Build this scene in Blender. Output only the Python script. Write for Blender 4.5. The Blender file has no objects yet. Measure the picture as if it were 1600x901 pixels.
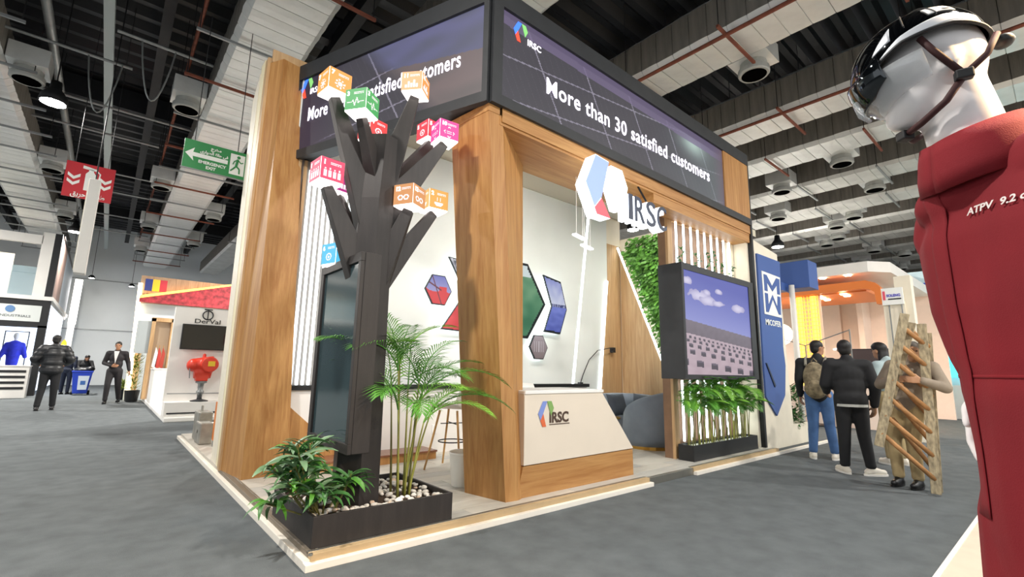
import bpy, bmesh, math, random
from mathutils import Vector, Matrix, Quaternion, noise
random.seed(7)
S = bpy.context.scene
COL = S.collection

# ---------------------------------------------------------------- camera
cam_data = bpy.data.cameras.new('camera')
cam = bpy.data.objects.new('camera', cam_data)
COL.objects.link(cam)
cam_data.sensor_width = 36.0
cam_data.lens = 36.0 * 737.4756 / 1600.0
cam_data.clip_start = 0.05
cam_data.clip_end = 200
# world axes: X runs along the stand's front, Y along its aisle side
_xc = Vector((880.0, 144.5, 737.4756)).normalized()
_yc = Vector((-637.0, 115.5, 737.4756)).normalized()
_zc = _xc.cross(_yc)
cam.matrix_world = Matrix(((_xc.x, -_xc.y, -_xc.z, 0.0),
                           (_yc.x, -_yc.y, -_yc.z, 0.0),
                           (_zc.x, -_zc.y, -_zc.z, 1.2),
                           (0, 0, 0, 1)))
S.camera = cam

# ---------------------------------------------------------------- world, exposure
world = bpy.data.worlds.new('hall_ambient')
S.world = world
world.use_nodes = True
bg = world.node_tree.nodes['Background']
bg.inputs[0].default_value = (0.93, 0.97, 1.0, 1)
bg.inputs[1].default_value = 1.0
S.view_settings.view_transform = 'Standard'
S.view_settings.look = 'None'
S.view_settings.exposure = 0.35
S.view_settings.gamma = 1.0
S.view_settings.use_curve_mapping = False


def area_light(name, loc, size, power, color=(1, 1, 1), size_y=None, rot=(0, 0, 0), spread=180):
    d = bpy.data.lights.new(name, 'AREA')
    d.shape = 'RECTANGLE' if size_y else 'DISK'
    d.size = size
    if size_y:
        d.size_y = size_y
    d.energy = power
    d.color = color
    d.spread = math.radians(spread)
    o = bpy.data.objects.new(name, d)
    o.location = loc
    o.rotation_euler = rot
    COL.objects.link(o)
    return o


# high-bay lamps of the hall (their housings are built further down)
HALL_LAMPS = [(-1.39, 12.28, 6.3), (-1.5, 24.5, 6.3), (18.5, 6.59, 6.04), (-1.6, 2.5, 6.3), (3.0, -2.0, 6.3),
              (9.0, -3.0, 6.3), (15.0, -4.0, 6.3), (-6.5, 9.0, 6.3), (-6.0, 20.0, 6.3), (8.4, 9.5, 6.3), (5.2, 16.0, 6.3), (13.6, 9.5, 6.3)]
for _p in HALL_LAMPS:
    area_light('hall_lamp_light', (_p[0], _p[1], _p[2] - 0.16), 0.4, 650 if _p[1] > 15 else 300, (1.0, 0.96, 0.9))


# ---------------------------------------------------------------- helpers: colour and material
def lin(c):
    if isinstance(c, str):
        c = [int(c[i:i + 2], 16) / 255 for i in (0, 2, 4)]
    return tuple((v / 12.92 if v <= 0.04045 else ((v + 0.055) / 1.055) ** 2.4) for v in c[:3])


MATS = {}


def mat(name, color, rough=0.6, metal=0.0, var=0.0, scale=8.0, bump=0.0, bscale=60.0, stretch=None, spec=0.5, coat=0.0, alpha=1.0, trans=0.0):
    """principled material, colour varied by object-space noise"""
    if name in MATS:
        return MATS[name]
    m = bpy.data.materials.new(name)
    m.use_nodes = True
    nt = m.node_tree
    b = nt.nodes['Principled BSDF']
    c = lin(color)
    b.inputs['Base Color'].default_value = (*c, 1)
    b.inputs['Roughness'].default_value = rough
    b.inputs['Metallic'].default_value = metal
    b.inputs['Specular IOR Level'].default_value = spec
    b.inputs['Coat Weight'].default_value = coat
    if trans:
        b.inputs['Transmission Weight'].default_value = trans
    if alpha < 1:
        b.inputs['Alpha'].default_value = alpha
    if var or bump:
        tc = nt.nodes.new('ShaderNodeTexCoord')
        mp = nt.nodes.new('ShaderNodeMapping')
        nt.links.new(tc.outputs['Object'], mp.inputs[0])
        if stretch:
            mp.inputs['Scale'].default_value = stretch
        if var:
            n = nt.nodes.new('ShaderNodeTexNoise')
            n.inputs['Scale'].default_value = scale
            n.inputs['Detail'].default_value = 6
            nt.links.new(mp.outputs[0], n.inputs['Vector'])
            r = nt.nodes.new('ShaderNodeValToRGB')
            r.color_ramp.elements[0].position = 0.3
            r.color_ramp.elements[1].position = 0.7
            r.color_ramp.elements[0].color = (*[max(0, v * (1 - var)) for v in c], 1)
            r.color_ramp.elements[1].color = (*[min(1, v * (1 + var)) for v in c], 1)
            nt.links.new(n.outputs['Fac'], r.inputs[0])
            nt.links.new(r.outputs[0], b.inputs['Base Color'])
        if bump:
            n2 = nt.nodes.new('ShaderNodeTexNoise')
            n2.inputs['Scale'].default_value = bscale
            n2.inputs['Detail'].default_value = 4
            nt.links.new(mp.outputs[0], n2.inputs['Vector'])
            bp = nt.nodes.new('ShaderNodeBump')
            bp.inputs['Strength'].default_value = bump
            bp.inputs['Distance'].default_value = 0.02
            nt.links.new(n2.outputs['Fac'], bp.inputs['Height'])
            nt.links.new(bp.outputs[0], b.inputs['Normal'])
    MATS[name] = m
    return m


def emit(name, color, strength=5.0):
    if name in MATS:
        return MATS[name]
    m = bpy.data.materials.new(name)
    m.use_nodes = True
    nt = m.node_tree
    b = nt.nodes['Principled BSDF']
    b.inputs['Base Color'].default_value = (*lin(color), 1)
    b.inputs['Emission Color'].default_value = (*lin(color), 1)
    b.inputs['Emission Strength'].default_value = strength
    MATS[name] = m
    return m


def wood(name, dark, light, stretch=(9, 9, 0.55), rough=0.5):
    if name in MATS:
        return MATS[name]
    m = bpy.data.materials.new(name)
    m.use_nodes = True
    nt = m.node_tree
    b = nt.nodes['Principled BSDF']
    b.inputs['Roughness'].default_value = rough
    tc = nt.nodes.new('ShaderNodeTexCoord')
    mp = nt.nodes.new('ShaderNodeMapping')
    mp.inputs['Scale'].default_value = stretch
    nt.links.new(tc.outputs['Object'], mp.inputs[0])
    n = nt.nodes.new('ShaderNodeTexNoise')
    n.inputs['Scale'].default_value = 1.3
    n.inputs['Detail'].default_value = 8
    n.inputs['Distortion'].default_value = 1.4
    nt.links.new(mp.outputs[0], n.inputs['Vector'])
    w = nt.nodes.new('ShaderNodeTexNoise')
    w.inputs['Scale'].default_value = 9.0
    w.inputs['Detail'].default_value = 5
    nt.links.new(mp.outputs[0], w.inputs['Vector'])
    mx = nt.nodes.new('ShaderNodeMath')
    mx.operation = 'MULTIPLY_ADD'
    mx.inputs[1].default_value = 0.35
    nt.links.new(w.outputs['Fac'], mx.inputs[0])
    nt.links.new(n.outputs['Fac'], mx.inputs[2])
    r = nt.nodes.new('ShaderNodeValToRGB')
    r.color_ramp.elements[0].position = 0.48
    r.color_ramp.elements[1].position = 0.86
    r.color_ramp.elements[0].color = (*lin(dark), 1)
    r.color_ramp.elements[1].color = (*lin(light), 1)
    nt.links.new(mx.outputs[0], r.inputs[0])
    nt.links.new(r.outputs[0], b.inputs['Base Color'])
    bp = nt.nodes.new('ShaderNodeBump')
    bp.inputs['Strength'].default_value = 0.12
    bp.inputs['Distance'].default_value = 0.004
    nt.links.new(w.outputs['Fac'], bp.inputs['Height'])
    nt.links.new(bp.outputs[0], b.inputs['Normal'])
    MATS[name] = m
    return m


def print_mat(name, strength=0.0, rough=0.5):
    """flat print or lit screen: colour from the colour attribute 'print'"""
    if name in MATS:
        return MATS[name]
    m = bpy.data.materials.new(name)
    m.use_nodes = True
    nt = m.node_tree
    b = nt.nodes['Principled BSDF']
    a = nt.nodes.new('ShaderNodeVertexColor')
    a.layer_name = 'print'
    b.inputs['Roughness'].default_value = rough
    if strength:
        b.inputs['Base Color'].default_value = (0.01, 0.01, 0.01, 1)
        nt.links.new(a.outputs[0], b.inputs['Emission Color'])
        b.inputs['Emission Strength'].default_value = strength
    else:
        nt.links.new(a.outputs[0], b.inputs['Base Color'])
    MATS[name] = m
    return m


# ---------------------------------------------------------------- helpers: objects
def tag(o, label=None, cat=None, group=None, kind=None):
    if label:
        o['label'] = label
    if cat:
        o['category'] = cat
    if group:
        o['group'] = group
    if kind:
        o['kind'] = kind
    return o


def thing(name, label, cat, loc=(0, 0, 0), rz=0.0, group=None):
    o = bpy.data.objects.new(name, None)
    o.empty_display_size = 0.1
    o.location = loc
    o.rotation_euler = (0, 0, rz)
    COL.objects.link(o)
    return tag(o, label, cat, group)


def link(name, me, parent=None, m=None):
    if m is not None and not me.materials:
        me.materials.append(m)
    o = bpy.data.objects.new(name, me)
    COL.objects.link(o)
    if parent is not None:
        o.parent = parent
    return o


def copy_tree(o, parent=None):
    c = o.copy()
    COL.objects.link(c)
    c.parent = parent
    for ch in list(o.children):
        copy_tree(ch, c)
    return c


class MB:
    """collects shapes into one mesh"""

    def __init__(s):
        s.v = []
        s.f = []

    def add(s, vs, fs, M=None):
        k = len(s.v)
        s.v += [tuple(M @ Vector(p)) if M else tuple(p) for p in vs]
        s.f += [tuple(i + k for i in f) for f in fs]
        return s

    def box(s, x0, x1, y0, y1, z0, z1, M=None):
        x0, x1 = min(x0, x1), max(x0, x1)
        y0, y1 = min(y0, y1), max(y0, y1)
        z0, z1 = min(z0, z1), max(z0, z1)
        return s.add([(x0, y0, z0), (x1, y0, z0), (x1, y1, z0), (x0, y1, z0), (x0, y0, z1), (x1, y0, z1), (x1, y1, z1), (x0, y1, z1)],
                     [(0, 3, 2, 1), (4, 5, 6, 7), (0, 1, 5, 4), (1, 2, 6, 5), (2, 3, 7, 6), (3, 0, 4, 7)], M)

    def loft(s, bottom, top, M=None):
        """two rings of equal count (counter-clockwise seen from the top ring's side)"""
        n = len(bottom)
        fs = [tuple(reversed(range(n))), tuple(range(n, 2 * n))]
        fs += [(i, (i + 1) % n, n + (i + 1) % n, n + i) for i in range(n)]
        return s.add(list(bottom) + list(top), fs, M)

    def prism(s, poly, z0, z1, M=None):
        return s.loft([(x, y, z0) for x, y in poly], [(x, y, z1) for x, y in poly], M)

    def slab_xz(s, poly, y0, y1, M=None):
        """polygon (x,z) given counter-clockwise seen from -Y, extruded from y0 (front) to y1"""
        return s.loft([(x, y1, z) for x, z in poly], [(x, y0, z) for x, z in poly], M)

    def slab_yz(s, poly, x0, x1, M=None):
        """polygon (y,z), extruded from x0 (front, facing -X) to x1; counter-clockwise seen from +X"""
        return s.loft([(x0, y, z) for y, z in poly], [(x1, y, z) for y, z in poly], M)

    def tube(s, pts, r, n=8, M=None, cap=True):
        pts = [Vector(p) for p in pts]
        rs = r if isinstance(r, (list, tuple)) else [r] * len(pts)
        vs, fs = [], []
        up = None
        for i, p in enumerate(pts):
            t = (pts[min(i + 1, len(pts) - 1)] - pts[max(i - 1, 0)])
            if t.length < 1e-9:
                t = Vector((0, 0, 1))
            t.normalize()
            if up is None:
                up = Vector((0, 0, 1)) if abs(t.z) < 0.9 else Vector((1, 0, 0))
            a = t.cross(up)
            if a.length < 1e-6:
                a = t.cross(Vector((0, 1, 0)))
            a.normalize()
            b = a.cross(t)
            up = b
            for k in range(n):
                q = 2 * math.pi * k / n
                vs.append(tuple(p + (a * math.cos(q) + b * math.sin(q)) * rs[i]))
        for i in range(len(pts) - 1):
            for k in range(n):
                fs.append((i * n + k, i * n + (k + 1) % n, (i + 1) * n + (k + 1) % n, (i + 1) * n + k))
        if cap:
            fs.append(tuple(reversed(range(n))))
            fs.append(tuple(range((len(pts) - 1) * n, len(pts) * n)))
        return s.add(vs, fs, M)

    def lathe(s, prof, n=20, c=(0, 0, 0), M=None):
        vs, fs = [], []
        for r, z in prof:
            for k in range(n):
                q = 2 * math.pi * k / n
                vs.append((c[0] + r * math.cos(q), c[1] + r * math.sin(q), c[2] + z))
        for i in range(len(prof) - 1):
            for k in range(n):
                fs.append((i * n + k, i * n + (k + 1) % n, (i + 1) * n + (k + 1) % n, (i + 1) * n + k))
        fs.append(tuple(reversed(range(n))))
        fs.append(tuple(range((len(prof) - 1) * n, len(prof) * n)))
        return s.add(vs, fs, M)

    def ell(s, c, r, n=14, m=9, M=None):
        if not isinstance(r, (list, tuple)):
            r = (r, r, r)
        vs = [(c[0], c[1], c[2] - r[2])]
        for i in range(1, m):
            t = math.pi * i / m - math.pi / 2
            for k in range(n):
                q = 2 * math.pi * k / n
                vs.append((c[0] + r[0] * math.cos(t) * math.cos(q), c[1] + r[1] * math.cos(t) * math.sin(q), c[2] + r[2] * math.sin(t)))
        vs.append((c[0], c[1], c[2] + r[2]))
        fs = [(0, 1 + (k + 1) % n, 1 + k) for k in range(n)]
        for i in range(m - 2):
            for k in range(n):
                a, b = 1 + i * n, 1 + (i + 1) * n
                fs.append((a + k, a + (k + 1) % n, b + (k + 1) % n, b + k))
        e = len(vs) - 1
        a = 1 + (m - 2) * n
        fs += [(a + k, a + (k + 1) % n, e) for k in range(n)]
        return s.add(vs, fs, M)

    def cap(s, p0, p1, r0, r1, n=12, M=None):
        """tapered capsule"""
        s.tube([p0, p1], [r0, r1], n, M)
        s.ell(p0, r0, n, 8, M)
        s.ell(p1, r1, n, 8, M)
        return s

    def mesh(s, name):
        me = bpy.data.meshes.new(name)
        me.from_pydata(s.v, [], s.f)
        me.update()
        return me

    def build(s, name, m=None, parent=None, smooth=False, bevel=0.0, fix=True):
        me = s.mesh(name)
        if fix:
            b = bmesh.new()
            b.from_mesh(me)
            bmesh.ops.recalc_face_normals(b, faces=b.faces)
            b.to_mesh(me)
            b.free()
        if m:
            me.materials.append(m)
        if smooth:
            for p in me.polygons:
                p.use_smooth = True
        o = link(name, me, parent)
        if bevel:
            bv = o.modifiers.new('bevel', 'BEVEL')
            bv.width = bevel
            bv.segments = 2
            bv.limit_method = 'ANGLE'
        return o


SCRATCH = bpy.data.scenes.new('scratch')


def evaluated_mesh(o):
    """the object's mesh with its modifiers applied (worked out in a scratch scene)"""
    SCRATCH.collection.objects.link(o)
    vl = SCRATCH.view_layers[0]
    vl.update()
    dg = vl.depsgraph
    me = bpy.data.meshes.new_from_object(o.evaluated_get(dg))
    bpy.data.objects.remove(o)
    return me


def organic(mb, name, m, parent, voxel=0.012, smooth=6):
    """merges overlapping shapes into one continuous skin"""
    me = mb.mesh(name)
    o = bpy.data.objects.new(name, me)
    r = o.modifiers.new('r', 'REMESH')
    r.mode = 'VOXEL'
    r.voxel_size = voxel
    r.use_smooth_shade = True
    if smooth:
        sm = o.modifiers.new('s', 'SMOOTH')
        sm.factor = 0.5
        sm.iterations = smooth
    new = evaluated_mesh(o)
    bpy.data.meshes.remove(me)
    for p in new.polygons:
        p.use_smooth = True
    new.materials.clear()
    new.materials.append(m)
    new.name = name
    return link(name, new, parent)


def picture(name, org, du, dv, nu, nv, fn, m, parent, inside=None):
    """flat print on a grid: fn(u,v) gives the sRGB colour; org is the lower corner"""
    org, du, dv = Vector(org), Vector(du), Vector(dv)
    vs = [tuple(org + du * (i / nu) + dv * (j / nv)) for j in range(nv + 1) for i in range(nu + 1)]
    fs, cs = [], []
    for j in range(nv):
        for i in range(nu):
            u, v = (i + .5) / nu, (j + .5) / nv
            if inside and not inside(u, v):
                continue
            a = j * (nu + 1) + i
            fs.append((a, a + 1, a + nu + 2, a + nu + 1))
            cs.append((*lin(fn(u, v)), 1))
    me = bpy.data.meshes.new(name)
    me.from_pydata(vs, [], fs)
    at = me.color_attributes.new('print', 'FLOAT_COLOR', 'CORNER')
    buf = []
    for c in cs:
        buf += list(c) * 4
    at.data.foreach_set('color', buf)
    me.materials.append(m)
    me.update()
    return link(name, me, parent)


def text(name, body, size, M, m, parent, depth=0.004, bold=0.0, align='LEFT', width=None, spacing=1.0):
    """lettering as a mesh; M maps the text plane (x right, y up, z out) to the world"""
    c = bpy.data.curves.new(name, 'FONT')
    c.body = body
    c.size = size
    c.extrude = depth / 2
    c.offset = bold
    c.align_x = align
    c.space_character = spacing
    c.resolution_u = 3
    o = bpy.data.objects.new(name, c)
    me = evaluated_mesh(o)
    if width:
        xs = [v.co.x for v in me.vertices]
        w = max(xs) - min(xs)
        k = width / w
        me.transform(Matrix.Diagonal((k, 1, 1, 1)))
    me.transform(M)
    me.materials.clear()
    me.materials.append(m)
    me.name = name
    return link(name, me, parent)


def frame_m(org, xdir, ydir):
    x = Vector(xdir).normalized()
    y = Vector(ydir).normalized()
    z = x.cross(y)
    M = Matrix.Identity(4)
    for i in range(3):
        M[i][0], M[i][1], M[i][2], M[i][3] = x[i], y[i], z[i], org[i]
    return M


def in_poly(poly):
    def f(u, v):
        c = False
        n = len(poly)
        for i in range(n):
            x0, y0 = poly[i]
            x1, y1 = poly[(i + 1) % n]
            if (y0 > v) != (y1 > v) and u < (x1 - x0) * (v - y0) / (y1 - y0) + x0:
                c = not c
        return c
    return f


def mix(a, b, t):
    t = max(0, min(1, t))
    return tuple(a[i] * (1 - t) + b[i] * t for i in range(3))


def nz(x, y, z=0.0):
    return noise.noise(Vector((x, y, z)))


# ---------------------------------------------------------------- shared materials
M_white = mat('white_paint', 'ece9e4', 0.55, var=0.03, scale=3)
M_wallwhite = mat('white_wall_paint', 'e4e8e4', 0.7, var=0.02, scale=2)
M_cream = mat('cream_board', 'ece3cf', 0.55, var=0.04, scale=5)
M_black = mat('black_panel', '17181a', 0.5, var=0.15, scale=6)
M_dark = mat('charcoal_board', '2a2c2f', 0.55, var=0.12, scale=7)
M_treewood = mat('dark_stained_wood', '2b2624', 0.55, var=0.2, scale=4, stretch=(6, 6, .8), bump=0.08)
M_blackglass = mat('black_glass', '0b0d10', 0.12, spec=0.6)
M_wood = wood('oak_veneer', 'a26e39', 'c09056')
M_woodh = wood('oak_veneer_horizontal', 'a26e39', 'c09056', (0.55, 9, 9))
M_woodpale = wood('pale_oak_veneer', 'b08a5e', 'c9a77c')
M_alu = mat('aluminium', '9a978e', 0.4, 0.85, var=0.06)
M_soil = mat('soil', '3a2a1e', 0.95, var=0.4, scale=30, bump=0.6)
M_led = emit('white_led', 'f2fbff', 4.0)
M_ledsoft = emit('soft_white_led', 'f2fbff', 1.7)
ORD = ('first', 'second', 'third', 'fourth', 'fifth', 'sixth', 'seventh', 'eighth', 'ninth', 'tenth', 'eleventh', 'twelfth', 'thirteenth', 'fourteenth', 'fifteenth', 'sixteenth')
M_print = print_mat('flat_print')
M_rust = mat('rusty_steel', '7a4230', 0.75, 0.2, var=0.3, scale=9)
M_steel = mat('galvanised_steel', '8f9292', 0.45, 0.6, var=0.1)
M_dsteel = mat('dark_steel', '1b1c1f', 0.6, 0.4, var=0.2)
# ================================================================ the hall
M_carpet = mat('grey_carpet', '676c6e', 0.95, var=0.14, scale=5.0, bump=0.5, bscale=220, spec=0.15)
_nt = M_carpet.node_tree
o = MB().box(-30, 60, -12, 34.2, -0.1, 0).build('floor', M_carpet)
tag(o, 'dark grey carpet covering the exhibition hall aisles', kind='structure')
o = MB().box(-30, 60, 34.0, 34.3, 0, 8.6).build('wall_back', mat('hall_wall_paint', 'e3e7e7', 0.8, var=0.03, scale=1))
tag(o, 'plain white end wall of the exhibition hall', kind='structure')
for z in (2.9, 5.6):
    MB().box(-9, 8, 33.95, 34.0, z, z + 0.05).build('trim', M_steel, o)
o = MB().box(58, 58.3, -12, 34, 0, 8.6).build('wall_right', MATS['hall_wall_paint'])
tag(o, 'distant side wall of the exhibition hall', kind='structure')

# dark corrugated roof deck, ridges along X
mb = MB()
ys = [-8 + 0.14 * i for i in range(302)]
for i, y in enumerate(ys):
    z = 8.75 if (i // 2) % 2 else 8.6
    mb.v += [(-30, y, z), (60, y, z)]
for i in range(len(ys) - 1):
    mb.f.append((2 * i, 2 * i + 1, 2 * i + 3, 2 * i + 2))
M_roof = mat('dark_roof_sheet', '17181c', 0.4, 0.3, var=0.3, scale=1.5)
o = mb.build('ceiling', M_roof)
tag(o, 'dark corrugated metal roof high above the ducts', kind='structure')
for y in (9.5, 16, 22.5, 29):
    MB().box(-30, 40, y - .12, y + .12, 8.0, 8.55).build('roof_beam', M_dsteel, o)
for x in (-4.3, 2.9, 8.6, 14.0, 19):
    MB().box(x - .1, x + .1, -8, 34, 7.75, 8.1).build('roof_beam', M_dsteel, o)

# silver clad air ducts running along Y
M_foil = mat('silver_foil_cladding', 'd3d5d4', 0.42, 0.35, var=0.1, scale=2.5, bump=0.35, bscale=9)
M_foild = mat('silver_foil_cladding_worn', 'bfc0bd', 0.5, 0.3, var=0.14, scale=2.0, bump=0.35, bscale=9)
M_side = mat('grey_duct_side', '75716a', 0.6, 0.15, var=0.2, scale=2.0, stretch=(1, 6, .6), bump=0.3, bscale=9)  # side faces of the ducts, darker grey than the foil underneath
PL = 0.31


def panel_mesh(j):
    mb = MB()
    b = 0.003 + 0.003 * j
    rows = [(0, -.014), (0.006, -.014), (0.010, 0.0), (PL * .5, b), (PL - .004, 0.0), (PL - .001, -.014)]
    ring = lambda g: [(-.5 - g, .08), (-.42, 0 - g), (.42, 0 - g), (.5 + g, .08), (.5 + g, .67), (.42, .75 + g), (-.42, .75 + g), (-.5 - g, .67)]
    for y, g in rows:
        mb.v += [(x, y, z) for x, z in ring(g)]
    for i in range(len(rows) - 1):
        for k in range(8):
            mb.f.append((i * 8 + k, i * 8 + (k + 1) % 8, (i + 1) * 8 + (k + 1) % 8, (i + 1) * 8 + k))
    me = mb.mesh('panel')
    for i_, p_ in enumerate(me.polygons):
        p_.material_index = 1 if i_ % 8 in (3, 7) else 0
    return me


PANELS = [panel_mesh(j) for j in range(3)]
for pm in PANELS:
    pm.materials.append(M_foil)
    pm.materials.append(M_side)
DIFF_BOX = MB().box(-.28, .28, -.32, .32, 0, .34).mesh('diffuser_box')
DIFF_BOX.materials.append(M_foil)
_n = MB().lathe([(.20, 0), (.235, 0), (.25, .02), (.25, .10), (.215, .13), (.205, .30), (.0, .30)], 20)
DIFF_NOZ = _n.mesh('nozzle')
DIFF_NOZ.materials.append(mat('grey_nozzle', 'a9aaa6', 0.5, 0.3))
DIFF_HOLE = MB().lathe([(.0, 0.0), (.2, 0.0), (.2, .02), (0, .02)], 20).mesh('outlet')
DIFF_HOLE.materials.append(mat('dark_outlet', '060606', 1.0, spec=0.0))


def duct(x0, x1, y0, y1, label, zb=6.5, panels=True, diffs=(), whole=None):
    w = x1 - x0
    xc = (x0 + x1) / 2
    t = thing('air_duct', label, 'duct', (xc, y0, zb), group='silver ceiling ducts')
    n = int((y1 - y0) / PL)
    if panels:
        for i in range(n):
            o = link('panel', PANELS[(i * 7 + int(x0 * 3)) % 3], t)
            o.location = (0, i * PL, random.uniform(-.004, .004))
            o.scale = (w, 1, 1)
    else:
        mb = MB()
        src = PANELS[0]
        for i in range(n):
            mb.add([(v.co.x * w, v.co.y + i * PL, v.co.z) for v in src.vertices], [tuple(p.vertices) for p in src.polygons])
        ob = mb.build('cladding', M_foild, t, fix=False)
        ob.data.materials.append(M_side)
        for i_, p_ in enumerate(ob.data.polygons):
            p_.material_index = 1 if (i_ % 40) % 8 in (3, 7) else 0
        ob['kind'] = 'stuff'
    MB().box(-w * .45, w * .45, .05, n * PL - .05, .06, .66).build('core', M_foild, t)
    for (side, y) in diffs:
        b = link('diffuser_box', DIFF_BOX, t)
        b.location = (side * (w / 2 + .30), y - y0, .05)
        nz_ = link('nozzle', DIFF_NOZ, b)
        nz_.location = (0, 0, -.22)
        h = link('outlet', DIFF_HOLE, b)
        h.location = (0, 0, -.224)
    return t


duct(-3.15, -2.05, 5.5, 33, 'wide silver clad duct running over the two storey stand', diffs=((1, 12.0), (1, 17.5), (1, 23)))
duct(0.94, 2.05, 4.6, 33, 'silver clad duct behind the green emergency exit sign', diffs=((-1, 11.2), (-1, 17.0), (-1, 22.5), (-1, 27.5), (1, 14.5), (1, 19.5), (1, 24.5)))
duct(3.3, 4.42, 2.6, 8.5, 'silver clad duct just above the dark fascia corner')
duct(3.6, 4.6, 13, 33, 'silver clad duct over the red canopy in the distance', panels=False)
duct(6.75, 7.67, -3.0, 8.0, 'large silver duct with round outlet above the fascia', diffs=((1, 3.0),))
duct(9.8, 10.77, -3.0, 8.0, 'silver duct between the helmet and the fascia end')
duct(11.9, 12.9, -3.0, 9.0, 'silver duct running behind the visor of the helmet', diffs=((1, 3.1),))
_words = ['fourth', 'fifth', 'sixth', 'seventh', 'eighth', 'ninth', 'tenth', 'eleventh']
for i in range(8):
    x = 14.4 + 2.42 * i
    duct(x, x + 1.05, -4, 12, _words[i] + ' silver duct beyond the end of the fascia', panels=False,
         diffs=((1, 3.0 + (i % 3) * 1.1), (-1, 4.8 + (i % 2) * 1.0)))

# hanger rails that carry the ducts
HG = MB().box(-.5, .5, -.02, .02, -.045, 0).mesh('channel')
HR = MB().tube([(0, 0, 0), (0, 0, 2.24)], 0.008, 5).mesh('rod')


def hanger(x0, x1, y, zb, m, label, group):
    t = thing('hanger_rail', label, 'rail', ((x0 + x1) / 2, y, zb), group=group)
    c = link('channel', HG.copy(), t, m)
    c.scale = (x1 - x0, 1, 1)
    for s in (-1, 1):
        r = link('rod', HR.copy() if False else HR, t, M_dsteel)
        r.location = (s * ((x1 - x0) / 2 - .04), 0, 0)


for i in range(15):
    hanger(0.45, 2.5, 6.4 + i * 1.75 + random.uniform(-.2, .2), 6.44, M_rust if i % 2 == 0 else M_steel,
           ORD[i] + ' thin rail under the exit sign duct, counted from the oak column' if i < 15 else '', 'rails under the exit sign duct')
for i in range(15):
    hanger(-3.6, -1.6, 8.6 + i * 1.6 + random.uniform(-.2, .2), 6.44, M_steel,
           ORD[i] + ' thin steel rail under the duct over the two storey stand' if i < 15 else '', 'rails under the duct by the aisle')
for (x0, x1, ylist, nm) in ((6.45, 7.95, (0.9, 2.9, 4.6), 'large duct above the fascia'), (9.5, 11.05, (1.2, 3.2, 4.75), 'duct between helmet and fascia'),
                            (11.7, 13.2, (2.3, 4.3), 'duct behind the helmet visor')):
    for k, y in enumerate(ylist):
        hanger(x0, x1, y, 6.44, M_rust, ORD[k] + ' rusty channel rail hung under the ' + nm, 'rusty rails under the ' + nm)
for i in range(6):
    x = 14.4 + 2.42 * i
    for k, y in enumerate((2.6, 4.4, 6.2)):
        hanger(x - .3, x + 1.35, y + .3 * (i % 2), 6.44, M_steel, ORD[k] + ' thin rail under the ' + _words[i] + ' duct beyond the fascia', 'rails under the distant ducts')
for k, y in enumerate((14, 17, 20, 23)):
    hanger(3.4, 4.8, y, 6.44, M_steel, ORD[k] + ' thin rail under the duct over the red canopy', 'rails under the canopy duct')
# long rails along the duct edges
for (x, y0, y1, z, m, lb) in ((6.72, -2, 6, 6.40, M_rust, 'rusty rail along the edge of the large duct above the fascia'),
                              (9.76, -2, 6, 6.40, M_rust, 'rusty rail along the edge of the duct beside the helmet'),
                              (0.55, 5.5, 30, 7.15, M_rust, 'rusty pipe running beside the exit sign duct'),
                              (4.95, 1.2, 9, 7.3, M_rust, 'rusty pipe in the dark gap above the fascia corner')):
    tag(MB().tube([(x, y0, z), (x, y1, z)], 0.032, 6).build('rail' if 'rail ' in lb else 'pipe', m), lb, 'pipe')
tag(MB().tube([(3.0, 4.2, 7.4), (5.5, 6.2, 7.4)], 0.03, 6).build('pipe', M_rust), 'rusty pipe crossing behind the fascia corner', 'pipe')
tag(MB().tube([(1.7, 4.9, 7.5), (4.2, 5.6, 7.5)], 0.035, 6).build('pipe', M_rust), 'rusty slanting pipe over the dark fascia', 'pipe')
# steel over the aisle
tag(MB().box(-.77, -.62, 4, 33, 7.2, 7.32).build('cable_tray', mat('pale_grey_paint', 'a9b3b4', 0.6)), 'long pale grey cable tray over the aisle', 'tray')
tag(MB().tube([(-1.52, 4, 7.25), (-1.52, 33, 7.25)], 0.075, 10).build('pipe', M_steel, smooth=True), 'thick steel pipe leading past the bright lamp', 'pipe')
tag(MB().box(.02, .2, 6, 33, 7.7, 7.95).build('steel_beam', M_dsteel), 'dark steel beam beside the pale cable tray', 'beam')
for i, (x0, x1, y) in enumerate(((-2.1, -.3, 11.4), (-.55, .9, 10.2), (-2.0, .95, 13.6), (-2.2, .4, 15.3), (-1.2, .9, 18.5), (-2.2, .9, 20.6), (-1.9, .6, 24), (-2.0, .8, 27))):
    tag(MB().tube([(x0, y, 6.95), (x1, y + .03, 6.95)], 0.028, 6).build('conduit', M_steel), ORD[i] + ' thin steel conduit crossing the gap over the aisle', 'pipe', 'conduits crossing over the aisle')
# looping cables
for (x, y) in ((-.95, 11.4), (-.2, 10.2)):
    pts = [(x + .5 * t, y + .01, 6.95 - 1.1 * math.sin(math.pi * t) ** .8) for t in [i / 12 for i in range(13)]]
    tag(MB().tube(pts, 0.014, 5).build('cable', M_steel), 'loose grey cable sagging ' + ('beside the bright lamp' if x < -.5 else 'below the rusty pipe over the aisle'), 'cable', 'loose cables over the aisle')

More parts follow.
